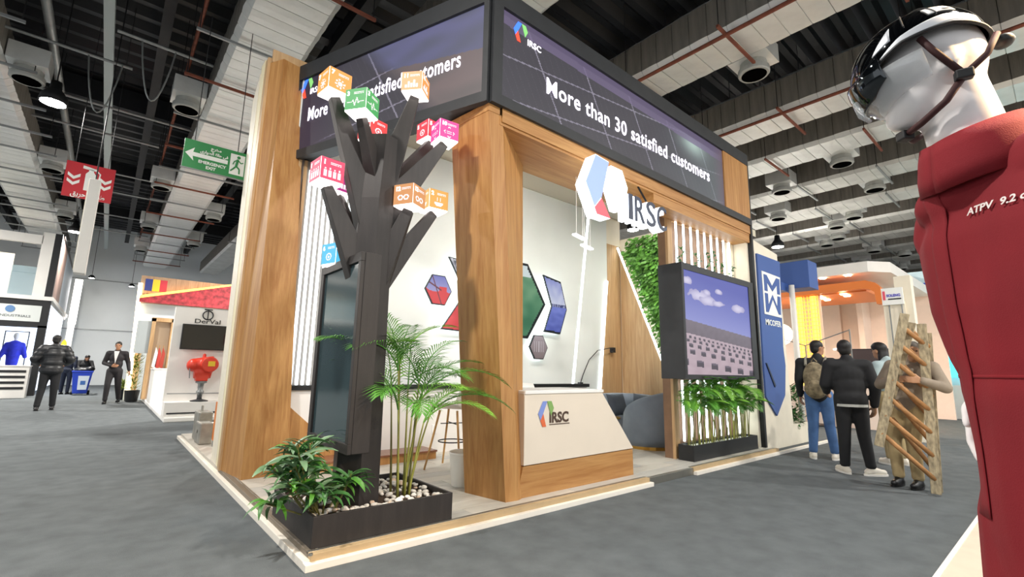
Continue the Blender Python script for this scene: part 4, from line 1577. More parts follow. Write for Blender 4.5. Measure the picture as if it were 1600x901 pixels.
# ================================================================ stands along the aisle to the hall's end wall
FZ = lambda x, y, z: frame_m((x, y, z), (1, 0, 0), (0, 0, 1))
M_glass = mat('pale_glass', 'b9d3dc', .08, spec=.6, alpha=.35)
M_glowwhite = emit('lit_white_panel', 'e6f0ff', 1.0)
lb = thing('two_storey_stand', 'black and white two storey exhibition stand with glass balcony', 'stand', (-1.75, 23.8, 0))
MB().box(-.22, 0, 0, .3, 0, 2.45).build('black_post', M_black, lb)
MB().box(-6, -2.4, 0, .3, 0, 2.45).build('black_post', M_black, lb)
MB().box(-6, 0, 0, .25, 2.38, 3.36).build('black_fascia', M_black, lb)
MB().box(-6, .05, -.06, .3, 3.36, 3.5).build('white_ledge', M_white, lb)
MB().box(-.02, .05, .3, 8.5, 3.36, 3.5).build('white_ledge', M_white, lb)
MB().box(-1.9, -.2, -.02, 0, 2.58, 3.15).build('sign_board', mat('pale_sign', 'd7dcda', .6), lb)
text('lettering', 'MISR INDUSTRIALS', .11, FZ(-1.55, -.025, 2.72), mat('grey_lettering', '5c6264', .6), lb, .004, .001, width=1.1)
MB().lathe([(.0, 0), (.12, 0), (.12, .01), (0, .01)], 18, M=frame_m((-.98, -.025, 2.99), (1, 0, 0), (0, 0, 1))).build('round_logo', mat('blue_logo', '5f86b5', .5), lb)
MB().box(-.52, -.2, 0, .25, 3.5, 5.85).build('white_post', M_white, lb)
MB().box(-.2, 0, 0, .25, 3.5, 5.85).build('black_post', M_black, lb)
MB().box(-6, -.5, .0, .2, 5.4, 5.72).build('white_beam', M_white, lb)
MB().box(-6, -.52, .1, .13, 3.5, 4.55).build('glass_balustrade', M_glass, lb)
MB().box(-6, -1.5, 3.0, 3.1, 3.5, 5.4).build('rear_panel', M_cream, lb)
MB().box(-.05, 0, .25, 3.2, 3.5, 5.8).build('brown_panel', mat('brown_print_panel', '8b7268', .6, var=.3, scale=1.2), lb)
MB().slab_yz([(3.2, 3.5), (8.0, 3.5), (8.0, 5.6), (3.2, 5.75)], -.05, 0).build('white_panel', mat('pale_blue_panel', 'c8d3de', .6), lb)
MB().tube([(.02, .2, 5.86), (.02, 8.5, 5.62)], .03, 6).build('rail', M_dsteel, lb)
MB().box(-6, -.22, 3.0, 3.1, 0, 3.3).build('back_panel', M_glowwhite, lb)
MB().box(-.08, -.02, .3, 7.5, .15, 3.3).build('lit_side_panel', M_glowwhite, lb)
MB().box(-6, 0, .25, 8.5, 3.25, 3.36).build('storey_deck', M_white, lb)
t = thing('led_pillar', 'glowing white light pillar at the end of the two storey stand', 'light pillar', (-1.62, 32.0, 0))
MB().box(0, .28, 0, .3, 3.05, 5.3).build('upper_light', emit('pillar_glow', 'fff6ef', 4), t)
MB().box(.05, .22, 0, .3, .2, 3.0).build('lower_light', MATS['pillar_glow'], t)
MB().box(.0, .25, .3, .4, 0, 5.3).build('backing', M_white, t)
t = thing('yellow_arch_panel', 'yellow rounded display panel behind the puffer jacket man', 'panel', (-1.55, 28.5, 0))
MB().slab_xz([(0, .9), (.22, .9), (.22, 1.9), (.17, 2.1), (.11, 2.16), (.05, 2.1), (0, 1.9)], 0, .12).build('panel', mat('signal_yellow', 'e0b21f', .5), t)
MB().box(.02, .2, .02, .1, 0, .9).build('foot', M_black, t)
# blue uniform display inside that stand
t = thing('uniform_display', 'blue work uniform on a white torso in a thin black frame', 'display', (-2.62, 25.6, 0))
for (a, b, c, d) in ((-.33, -.30, .7, 2.3), (.30, .33, .7, 2.3), (-.33, .33, 2.27, 2.3), (-.33, .33, .7, .73)):
    MB().box(a, b, 0, .03, c, d).build('frame_bar', M_black, t)
mb = MB()
mb.cap((0, -.05, 1.1), (0, -.05, 1.75), .17, .21)
for s in (-1, 1):
    mb.cap((s * .2, -.05, 1.8), (s * .32, -.12, 1.35), .09, .07)
organic(mb, 'uniform', mat('royal_blue_cloth', '2b35c8', .7, var=.2), t, .03)
mb = MB()
mb.ell((0, -.05, 2.12), (.085, .1, .13))
mb.cap((0, -.05, 1.9), (0, -.05, 2.05), .055, .05)
organic(mb, 'torso_form', M_white, t, .02)
MB().box(-.3, .3, -.3, .1, .0, .7).build('stand_block', M_white, t)
t = thing('slatted_counter', 'white counter with black horizontal slots in front of the two storey stand', 'counter', (-3.6, 22.4, 0))
MB().box(0, 1.75, 0, .5, 0, 1.02).build('body', M_white, t, bevel=.01)
for k in range(4):
    MB().box(1.05, 1.68, -.012, 0, .28 + k * .18, .36 + k * .18).build('slot', M_black, t)
    MB().box(.1, .92, -.012, 0, .28 + k * .18, .36 + k * .18).build('slot', M_black, t)
MB().box(-.02, 1.77, -.02, .52, 1.02, 1.05).build('worktop', M_white, t)

# wheeled bin
t = thing('wheeled_bin', 'blue wheeled bin with a black bag and recycling label', 'bin', (-.56, 24.0, 0))
M_binblue = mat('bin_blue', '2346c4', .5)
MB().loft([(-.2, -.22, .06), (.2, -.22, .06), (.2, .22, .06), (-.2, .22, .06)], [(-.28, -.3, .82), (.28, -.3, .82), (.28, .3, .82), (-.28, .3, .82)]).build('body', M_binblue, t, bevel=.02)
MB().box(-.3, .3, -.32, .32, .82, .88).build('rim', M_binblue, t, bevel=.01)
MB().slab_xz([(-.08, .2), (.17, .2), (.21, .7), (-.1, .7)], -.31, -.24).build('label', mat('pale_label', 'd9e4f0', .5), t)
MB().slab_xz([(-.02, .38), (.12, .38), (.12, .52), (-.02, .52)], -.318, -.30).build('label_symbol', mat('label_blue', '3e6fb8', .5), t)
mb = MB()
mb.ell((0, 0, .9), (.28, .28, .12))
mb.ell((.2, -.15, .95), (.14, .16, .1))
organic(mb, 'bag', mat('black_bag', '15161a', .35), t, .03, 3)
for s in (-1, 1):
    MB().tube([(s * .2, .24, .08), (s * .27, .24, .08)], .08, 14).build('wheel', M_black, t)

# flag stand with red canopy
rs = thing('flag_stand', 'stand with a blue yellow red flag board and red patterned canopy', 'stand', (.6, 20.0, 0))
M_rwood = wood('brown_strip_board', '8d7157', 'b89a7c', (9, 9, .6))
MB().box(0, 5, 0, .15, 3.2, 4.12).build('fascia_board', M_rwood, rs)
for k, c in enumerate(('2a3a86', 'e8c634', 'c03848')):
    MB().box(.12 + k * .2, .32 + k * .2, -.02, 0, 3.62, 4.02).build('flag_stripe', mat('flag_%s' % c, c, .6), rs)
text('lettering', 'ROMANIA', .12, FZ(.08, -.02, 3.44), mat('flag_lettering', '4a3a32', .6), rs, .004, width=.66)
MB().slab_xz([(.02, 3.2), (2.75, 3.2), (2.6, 4.05), (.02, 3.32)], -.3, -.1).build('canopy', mat('red_floral_print', 'a8323a', .6, var=.55, scale=9), rs)
MB().slab_xz([(.02, 3.32), (2.6, 4.05), (2.6, 4.12), (.02, 3.42)], -.22, -.1).build('canopy_light', emit('warm_led_line', 'ffb347', 3.5), rs)
MB().box(0, 5, .15, .25, 0, 3.2).build('back_panel', mat('pale_blue_board', 'c9d4da', .7), rs)
MB().slab_xz([(.05, .1), (.16, .1), (.05, 3.85), (-.06, 3.85)], -.05, .02).build('slanted_light', emit('warm_white_line', 'ffeec9', 4.5), rs)
MB().box(.12, .3, .0, .1, .1, 1.9).build('wood_side', M_woodpale, rs)
t = thing('oak_portal', 'open oak door portal with small flags behind the white counter', 'frame', (.98, 18.5, 0))
for (a, b, c, d) in ((0, .1, .12, 2.6), (.5, .62, .12, 2.6), (0, .62, 2.5, 2.62)):
    MB().box(a, b, 0, .35, c, d).build('frame_board', M_woodpale, t)
MB().box(.1, .5, .3, .33, .12, 2.5).build('rear_board', mat('beige_board', 'c9b79f', .7), t)
MB().box(-.35, 0, .05, .1, 1.5, 2.5).build('side_screen', mat('frosted_screen', 'aab1b2', .4), t)
for (x, c) in ((.2, 'b5382f'), (.3, 'a83a2c'), (.12, 'e9ecec')):
    MB().tube([(x, -.3, 1.02), (x + .06, -.3, 1.75)], .008, 5).build('flag_pole', M_gold, t)
    MB().slab_xz([(x, 1.1), (x + .1, 1.05), (x + .12, 1.5), (x + .05, 1.7)], -.31, -.29).build('flag', mat('small_flag_' + c, c, .7), t)
t = thing('white_counter', 'plain white counter standing on the white platform by the oak frame', 'counter', (1.08, 16.6, .1))
MB().box(0, .42, 0, 1.2, 0, .93).build('body', M_white, t, bevel=.02)
MB().box(-.02, .44, -.02, 1.22, .93, .96).build('worktop', M_white, t)
random.seed(9)
for (x, y, h_, s_, lb_) in ((.78, 19.3, 1.35, .28, 'feathery yellow green plant in a dark pot beside the lit slanted line'), (.62, 20.6, .25, .3, 'low leafy plant on the floor near the hall wall')):
    t = thing('potted_plant', lb_, 'plant', (x, y, .0))
    MB().lathe([(.1, 0), (.16, .02), (.2, .35), (.19, .36)], 16).build('pot', M_black, t)
    mb = MB()
    for k in range(420):
        z = .35 + h_ * random.random()
        a = random.uniform(0, 6.28)
        r0 = s_ * random.uniform(.0, .8) * (1 - .4 * (z - .35) / h_)
        c = Vector((r0 * math.cos(a), r0 * math.sin(a), z))
        d = Vector((math.cos(a), math.sin(a), random.uniform(-.4, 1.2))).normalized() * random.uniform(.1, .2)
        w = Vector((-math.sin(a), math.cos(a), 0)) * .02
        mb.add([c - w, c + w, c + d], [(0, 1, 2)])
    mb.build('foliage', mat('yellow_green_foliage', '86933a', .6, var=.4, scale=5), t, fix=False)

# valve maker's stand
tag(MB().box(1.07, 6.0, 12.28, 20.0, 0, .10).build('floor', M_white, bevel=.02), 'white raised platform of the valve stand', kind='structure')
vs_ = thing('valve_stand', 'white display wall with black logo behind the red valve actuator', 'stand', (1.06, 12.35, .1))
MB().box(0, 4, .0, .5, 0, .30).build('plinth', M_white, vs_, bevel=.005)
MB().box(0, 4, .42, .55, .30, 2.35).build('wall', M_white, vs_)
MB().box(.05, 4, -.015, 0, .06, .09).build('groove', M_dark, vs_)
MB().box(.05, 4, .41, .42, .45, .47).build('groove', mat('grey_groove', '9a9a9a', .6), vs_)
text('lettering', 'DerVal', .14, FZ(.37, .415, 2.02), M_black, vs_, .004, .001, width=.5)
mb = MB()
ring_ = [(.62 + .10 * math.cos(a), .412, 2.21 + .10 * math.sin(a)) for a in [2 * math.pi * k / 24 for k in range(25)]]
mb.tube(ring_, .014, 6)
mb.tube([(.62, .412, 2.12), (.62, .412, 2.34)], .012, 6)
mb.tube([(.54, .412, 2.34), (.70, .412, 2.34)], .012, 6)
mb.build('logo', M_black, vs_)
t = thing('wall_television', 'black wall television under the valve maker logo', 'television', (1.22, 12.66, 1.52))
MB().box(0, 1.1, 0, .08, 0, .56).build('case', M_black, t, bevel=.005)
MB().box(.02, 1.08, -.004, 0, .02, .54).build('screen', M_blackglass, t)
MB().box(.4, .7, .08, .12, .1, .4).build('bracket', M_dsteel, t)
va = thing('valve_actuator', 'bright red valve actuator on a grey steel stand', 'actuator', (1.68, 12.52, .40))
M_vred = mat('actuator_red', 'd43a26', .4)
MB().lathe([(.0, 0), (.17, 0), (.17, .02), (.05, .05), (.045, .1)], 20).build('foot', M_dark, va)
MB().lathe([(.045, .08), (.055, .16), (.075, .18), (.075, .22), (.05, .24), (.06, .38), (.11, .40), (.11, .44)], 18).build('stem', M_steel, va, smooth=True)
mb = MB()
mb.tube([(-.16, 0, .62), (.16, 0, .62)], .13, 16)
mb.tube([(-.22, 0, .80), (.18, -.02, .80)], [.12, .19], 18)
mb.tube([(.1, -.2, .80), (.1, .12, .80)], .17, 18)
mb.ell((-.2, -.02, .78), (.12, .14, .14))
mb.box(-.12, .1, -.12, .12, .44, .62)
organic(mb, 'housing', M_vred, va, .02, 3)
MB().box(.06, .19, -.215, -.20, .76, .87).build('warning_label', mat('label_yellow', 'e3bb2d', .5), va)
MB().lathe([(.04, .92), (.03, 1.02), (0, 1.04)], 12).build('indicator', M_vred, va)
MB().tube([(-.26, -.1, .74), (-.24, -.1, .5)], .012, 6).build('lever', M_steel, va)
t = thing('red_wheel_valve', 'small red part peeping out behind the column by the wall television', 'valve', (2.15, 12.3, .40))
MB().box(-.06, .1, 0, .15, 1.25, 1.52).build('red_box', M_vred, t, bevel=.02)
MB().tube([(.02, .07, 0), (.02, .07, 1.25)], .03, 8).build('post', M_steel, t)

# machine part and orange board on the platform behind the stand
t = thing('machine_part', 'grey cast machine part on the low platform behind the column', 'machine', (1.14, 8.0, P))
M_cast = mat('grey_cast_metal', '9c988f', .5, .5, var=.2, scale=8)
MB().box(.0, .16, .1, .5, 0, .30).build('block', M_cast, t, bevel=.02)
MB().box(.02, .2, .45, .9, .0, .42).build('housing', M_cast, t, bevel=.02)
MB().lathe([(.03, 0), (.12, .01), (.12, .2), (.09, .22), (.09, .26), (0, .26)], 18, M=frame_m((.0, .28, .17), (0, 1, 0), (0, 0, 1))).build('flange', M_cast, t, smooth=True)
MB().tube([(.08, .62, .42), (.08, .62, .5), (.08, .68, .5), (.08, .68, .42)], .012, 6).build('lifting_eye', M_cast, t)
t = thing('orange_board', 'upright orange board beside the machine part', 'board', (1.28, 7.55, P))
MB().box(0, .03, 0, .42, .08, .60).build('panel', mat('orange_board_paint', 'd97a2c', .5), t)
MB().box(0, .03, .1, .16, 0, .08).build('leg', M_steel, t)
MB().box(0, .03, .3, .36, 0, .08).build('leg', M_steel, t)

# ================================================================ stands beyond the end post
M_mblue = mat('cobalt_blue_panel', '3b5a9d', .55)
mw = thing('logo_wall', 'white wall with a tall blue pointed panel and MW logo beside the end post', 'wall panel', (8.14, 3.34, 0))
O_ = lambda pts: [(x - 8.14, z) for x, z in pts]
MB().slab_xz(O_([(8.14, 0), (10.2, 0), (10.2, .35), (9.45, .35), (9.30, 3.42), (8.14, 3.52)]), 0, .3).build('wall', M_cream, mw)
MB().slab_xz(O_([(8.34, 3.27), (8.30, 1.35), (8.31, .85), (8.70, .53), (9.10, .86), (9.22, 1.37), (9.18, 1.71), (9.33, 3.28)]), -.03, 0).build('blue_panel', M_mblue, mw)
MB().slab_xz(O_([(8.36, 1.40), (8.40, 1.40), (8.70, 1.03), (8.66, 1.0)]), -.045, -.03).build('fold', mat('navy_fold', '16233f', .5), mw)
MB().slab_xz(O_([(8.46, 2.23), (9.19, 2.22), (9.25, 2.97), (8.46, 2.98)]), -.04, -.03).build('logo_board', M_signwhite, mw)
for pts in ([(8.52, 2.64), (8.64, 2.64), (8.64, 2.80), (8.85, 2.66), (9.06, 2.80), (9.06, 2.64), (9.18, 2.64), (9.20, 2.93), (9.06, 2.93), (8.85, 2.76), (8.64, 2.93), (8.52, 2.93)],
            [(8.52, 2.60), (8.52, 2.27), (8.62, 2.27), (8.84, 2.52), (9.06, 2.27), (9.15, 2.27), (9.18, 2.60), (9.06, 2.60), (9.02, 2.40), (8.84, 2.60), (8.64, 2.40), (8.64, 2.60)]):
    MB().slab_xz(O_(pts), -.046, -.04).build('logo_letter', M_mblue, mw)
text('lettering', 'MICOFER', .14, FZ(8.48 - 8.14, -.034, 2.05), M_signwhite, mw, .004, .003, width=.66)
t = thing('floodlight', 'small black floodlight on top of the white logo wall', 'lamp', (8.55, 3.5, 3.47))
MB().box(-.12, .12, -.06, .06, .16, .32).build('housing', M_black, t)
MB().box(-.1, .1, -.066, -.06, .18, .30).build('glass', mat('pale_lens', 'd8d2bd', .3), t)
MB().box(-.03, .03, -.02, .02, 0, .16).build('bracket', M_black, t)
t = thing('blue_box_sign', 'plain blue box sign on a slim white post', 'sign', (10.2, 3.4, 0))
MB().box(0, .5, -.28, .27, 2.9, 3.44).build('box', M_mblue, t)
MB().box(-.35, 0, .1, .27, 2.84, 3.0).build('bracket', M_mblue, t)
MB().tube([(-.12, .0, 0), (-.12, .0, 2.95)], .05, 12).build('post', M_white, t, smooth=True)
t = thing('planter_shrub', 'leafy green shrub at the foot of the white logo wall', 'plant', (9.85, 3.52, .0))
MB().box(-.3, .34, .13, .4, 0, .36).build('planter', M_cream, t)
mb = MB()
random.seed(4)
for k in range(320):
    a = random.uniform(0, 6.28)
    z = random.uniform(.3, 1.0)
    c = Vector((.32 * random.random() * math.cos(a), .16 * random.random() * math.sin(a), z))
    d = Vector((math.cos(a), math.sin(a), random.uniform(-.6, .8))).normalized() * random.uniform(.12, .26)
    w = Vector((-math.sin(a), math.cos(a), 0)) * .03
    mb.add([c, c + d * .5 + w, c + d, c + d * .5 - w], [(0, 1, 2, 3)])
mb.build('foliage', M_leafd, t, fix=False)

# orange and white stand
M_peach = mat('peach_white_wall', 'f1dccd', .6, var=.02)
M_orange = mat('orange_band', 'e8813a', .5)
og = thing('orange_canopy_stand', 'bright stand with white canopy and curved orange band under spotlights', 'stand', (13.8, 2.6, 0))
MB().prism([(0, .35), (.5, 0), (6, 0), (6, 5), (0, 5)], 3.72, 3.98).build('canopy', M_white, og)
MB().box(5.5, 5.6, -.2, 5, 0, 3.75).build('rear_wall', M_peach, og)
MB().box(4.6, 5.5, 1.6, 1.75, 0, 3.75).build('wall_fin', M_peach, og)
MB().box(5.3, 5.5, 2.4, 3.1, 0, 3.75).build('wall_panel', M_peach, og)
band = [(5.0, 3.50), (.45, 3.53), (.26, 3.45), (.17, 3.33), (.15, 2.93), (.27, 2.93), (.29, 3.22), (.38, 3.30), (.5, 3.33), (5.0, 3.26)]
MB().slab_yz(band, .1, .35).build('orange_band', M_orange, og)
MB().box(.35, 2.6, .5, 5, 3.30, 3.38).build('orange_soffit', M_orange, og)
M_spot = emit('warm_spot_glow', 'ffe7c4', 22)
for (x, y, z) in ((13.95, 3.95, 3.715), (13.95, 3.4, 3.715), (14.25, 4.16, 3.29), (14.62, 4.19, 3.29), (15.03, 4.2, 3.29), (14.2, 3.6, 3.29), (14.6, 3.62, 3.29), (14.53, 4.75, 3.29), (15.1, 4.8, 3.29)):
    o = MB().lathe([(0, -.02), (.07, -.02), (.08, 0), (0, 0)], 14, (x - 13.8, y - 2.6, z)).build('downlight', M_spot, og)
area_light('canopy_spot_light', (15.2, 4.2, 3.2), .9, 160, (1.0, .78, .56), rot=(0, 0, 0))
MB().box(-.1, 0, .15, 1.0, .0, 1.05).build('counter', M_peach, og)
MB().box(-.12, .02, 1.0, 2.9, .0, .95).build('counter', M_peach, og)
gy = thing('wire_grid', 'yellow lit wire grid panel beside the orange stand', 'grid panel', (14.1, 4.16, 0))
for k in range(8):
    MB().tube([(0, k * .08, 1.2), (0, k * .08, 3.3)], .009, 4).build('wire', emit('yellow_lit_wire', 'ffd24a', .8), gy)
for k in range(20):
    MB().tube([(0, 0, 1.25 + k * .105), (0, .56, 1.25 + k * .105)], .007, 4).build('wire', MATS['yellow_lit_wire'], gy)
MB().box(.05, .08, -.05, .62, 0, 3.3).build('backing', M_peach, gy)
for y_ in (.05, .38):
    MB().box(.03, .05, y_, y_ + .14, .9, 3.3).build('yellow_light', emit('yellow_light_strip', 'ffd873', .9), gy)
t = thing('round_lamp', 'glowing warm globe lamp behind the slim white post', 'lamp', (14.6, 5.3, 2.35))
MB().ell((0, 0, 0), .3).build('globe', emit('globe_glow', 'fff2d8', 5), t, smooth=True)
MB().tube([(0, 0, .28), (0, 0, .95)], .012, 6).build('cord', M_dsteel, t)
t = thing('handrail', 'thin steel handrail in front of the orange stand', 'rail', (13.2, 3.3, 0))
for y in (0, .95, 1.9):
    MB().tube([(0, y, 0), (0, y, 1.95 if y == .95 else 2.3)], .015, 6).build('post', M_steel, t)
MB().tube([(0, 0, 2.28), (0, .95, 1.94), (0, 1.9, 2.28)], .013, 6).build('rail_bar', M_steel, t)
t = thing('dark_monitor', 'wide dark monitor behind the woman in pale grey', 'monitor', (13.9, 2.55, 1.05))
MB().box(0, .06, 0, .95, .05, .82).build('case', M_black, t)
MB().box(-.006, 0, .02, .93, .07, .80).build('screen', mat('brown_dark_screen', '4a3d40', .3), t)
MB().box(-.02, .05, .97, 1.3, .80, .84).build('lit_edge', emit('monitor_strip', 'dff4ff', 3), t)
random.seed(8)
t = thing('flower_pot', 'white flowers in a pot near the slim white post', 'plant', (13.5, 4.15, .98))
MB().lathe([(.07, 0), (.1, .15), (.09, .16)], 14).build('pot', M_white, t)
MB().box(-.2, .2, -.2, .2, -.9, 0).build('pedestal', M_peach, t)
mb = MB()
for k in range(110):
    a = random.uniform(0, 6.28)
    c = Vector((0, 0, .15))
    d = Vector((math.cos(a) * random.random(), math.sin(a) * random.random(), random.uniform(.4, 1.4))) * .35
    w = Vector((-math.sin(a), math.cos(a), 0)) * .02
    mb.add([c + d * .4, c + d * .7 + w, c + d, c + d * .7 - w], [(0, 1, 2, 3)])
mb.build('foliage', M_leafd, t, fix=False)
mb = MB()
for k in range(14):
    a = random.uniform(0, 6.28)
    mb.ell((math.cos(a) * .2 * random.random(), math.sin(a) * .2 * random.random(), .35 + .2 * random.random()), .045, 8, 6)
mb.build('blossom', M_white, t)

# white column stand with a small sign, then the blue framed stand
t = thing('white_column', 'tall white square column carrying a small sign with purple lettering', 'column', (12.0, 1.9, 0))
MB().box(0, .25, 0, .26, 0, 3.22).build('shaft', M_cream, t)
MB().box(-.12, -.06, .12, .46, 2.64, 2.98).build('sign_board', M_signwhite, t)
text('lettering', 'SOLENG', .075, frame_m((-.125, .38, 2.80), (0, -1, 0), (0, 0, 1)), mat('purple_lettering', '4a44c8', .5), t, .004, .002, width=.22)
MB().box(-.126, -.12, .15, .36, 2.74, 2.765).build('sign_line', M_black, t)
MB().box(-.126, -.12, .40, .44, 2.74, 2.92).build('sign_symbol', mat('sign_red_symbol', 'e0556a', .5), t)
MB().tube([(-.09, .16, 2.64), (-.09, .16, 1.4)], .012, 6).build('sign_pole', M_steel, t)
MB().tube([(-.09, .36, 2.64), (-.09, .36, 1.4)], .012, 6).build('sign_pole', M_steel, t)
MB().box(-.06, 0, .12, .46, 1.3, 2.7).build('bracket_panel', M_cream, t)
bs = thing('blue_framed_stand', 'white stand with bright blue frame and cyan lit screen behind the ladder', 'stand', (20.0, 1.9, 0))
MB().box(0, 4, 1.35, 1.5, 0, 4.6).build('white_fin', M_white, bs)
MB().box(0, .3, .45, .9, 3.3, 4.3).build('white_header', M_white, bs)
M_bblue = mat('bright_blue_frame', '1d4fb5', .5)
MB().box(-.05, .05, .85, .97, 2.9, 4.25).build('frame_bar', M_bblue, bs)
MB().box(-.05, .05, -1.2, .97, 2.86, 3.05).build('frame_bar', M_bblue, bs)
MB().box(-.05, .1, 1.15, 1.3, 2.6, 3.6).build('frame_bar', M_bblue, bs)
MB().box(.3, .4, -2.5, 1.4, 0, 4.7).build('rear_wall', mat('pale_aqua_wall', 'cfe6ec', .6), bs)
MB().box(.2, .3, -2.0, .93, 1.25, 2.8).build('lit_screen', emit('cyan_screen', '4fd6e6', 1.6), bs)
MB().box(-.1, .2, -2.0, .9, 0, 1.0).build('counter', M_white, bs)
# low platform of the stand with the mannequin
tag(MB().box(1.0, 60, -12, .63, 0, .09).build('floor', mat('beige_platform', 'd3c5b0', .6, var=.04)), 'low beige platform under the mannequin', kind='structure')
MB().box(1.0, 60, .63, .655, 0, .095).build('trim', M_plinth, [o for o in COL.objects if o.get('label') == 'low beige platform under the mannequin'][0])
# ================================================================ people
M_skin = mat('skin_medium', 'a87858', .55)
M_skin2 = mat('skin_tan', 'b88a68', .55)
M_hair = mat('black_hair', '14110f', .55)
M_shoeb = mat('black_shoe', '121214', .4)
M_shoew = mat('white_shoe', 'e9e1d2', .5)
M_sole = mat('white_sole', 'f0ece4', .5)


def V(*a):
    return Vector(a)


def hand(mb, wrist, d, side, curl=.5, s=1.0, palm_n=None):
    """palm, four bent fingers and a thumb; d = pointing direction, side = thumb side"""
    d = Vector(d).normalized()
    side = (Vector(side) - d * Vector(side).dot(d)).normalized()
    n = d.cross(side).normalized()
    if palm_n is not None and n.dot(Vector(palm_n)) < 0:
        n = -n
    c = Vector(wrist)
    for k in range(4):
        o = side * (.030 - .020 * k) * s
        L = (.072, .08, .074, .058)[k] * s
        kn = c + d * (.085 - .004 * abs(k - 1)) * s + o
        mb.cap(c + d * .015 * s + o * .7, kn, .014 * s, .011 * s, 8)
        d1 = (d + n * curl * .8).normalized()
        d2 = (d + n * curl * 2.2).normalized()
        p1 = kn + d1 * L * .5
        p2 = p1 + d2 * L * .5
        mb.cap(kn, p1, .0105 * s, .009 * s, 7)
        mb.cap(p1, p2, .009 * s, .0075 * s, 7)
    b = c + d * .025 * s + side * .03 * s
    t1 = b + (side * .8 + d * .7 + n * .3).normalized() * .04 * s
    t2 = t1 + (d + n * .4 + side * .15).normalized() * .032 * s
    mb.cap(b, t1, .013 * s, .011 * s, 7)
    mb.cap(t1, t2, .011 * s, .009 * s, 7)


def head_shape(mb, c, f, k=1.0):
    """skull, jaw, nose, brow and ears; f = facing direction (unit, horizontal)"""
    f = Vector(f).normalized()
    r = Vector((f.y, -f.x, 0))
    M_ = Matrix(((r.x, f.x, 0, c[0]), (r.y, f.y, 0, c[1]), (0, 0, 1, c[2]), (0, 0, 0, 1)))
    mb.ell((0, -.012 * k, .02 * k), (.073 * k, .092 * k, .098 * k), M=M_)
    mb.ell((0, .026 * k, -.045 * k), (.052 * k, .056 * k, .068 * k), M=M_)
    mb.ell((0, .080 * k, -.012 * k), (.013 * k, .022 * k, .024 * k), M=M_)
    mb.ell((0, .068 * k, .024 * k), (.05 * k, .018 * k, .01 * k), M=M_)
    mb.ell((0, .066 * k, -.058 * k), (.026 * k, .016 * k, .008 * k), M=M_)
    mb.ell((0, .058 * k, -.09 * k), (.022 * k, .02 * k, .016 * k), M=M_)
    for s in (-1, 1):
        mb.ell((s * .073 * k, -.012 * k, -.005 * k), (.012 * k, .022 * k, .032 * k), M=M_)
    return M_


def shoe(name, m, parent, ankle, d, L=.28):
    """foot from the ankle along d, sole on the ground"""
    d = Vector((d[0], d[1], 0)).normalized()
    a = Vector(ankle)
    z0 = max(a.z - .09, .0)
    mb = MB()
    mb.cap((a.x, a.y, a.z), (a.x, a.y, z0 + .055), .046, .05, 10)
    h = Vector((a.x, a.y, z0 + .04)) - d * .05
    t = h + d * (L - .08)
    mb.cap(h, t, .04, .036, 10)
    mb.cap(h + Vector((0, 0, .03)) + d * .06, t + Vector((0, 0, .0)), .042, .03, 10)
    mb.v = [(x, y, max(z, z0 + .004)) for x, y, z in mb.v]
    o = organic(mb, name, m, parent, .012, 2)
    mb = MB()
    r = Vector((d.y, -d.x, 0))
    ring = []
    for k in range(20):
        q = 2 * math.pi * k / 20
        ring.append(h.lerp(t, .5) + d * math.cos(q) * (L / 2 + .01) + r * math.sin(q) * .046)
    mb.loft([(p.x, p.y, z0) for p in ring], [(p.x, p.y, z0 + .022) for p in ring])
    mb.build('sole', M_sole if m is not M_shoeb else M_shoeb, o)
    return o


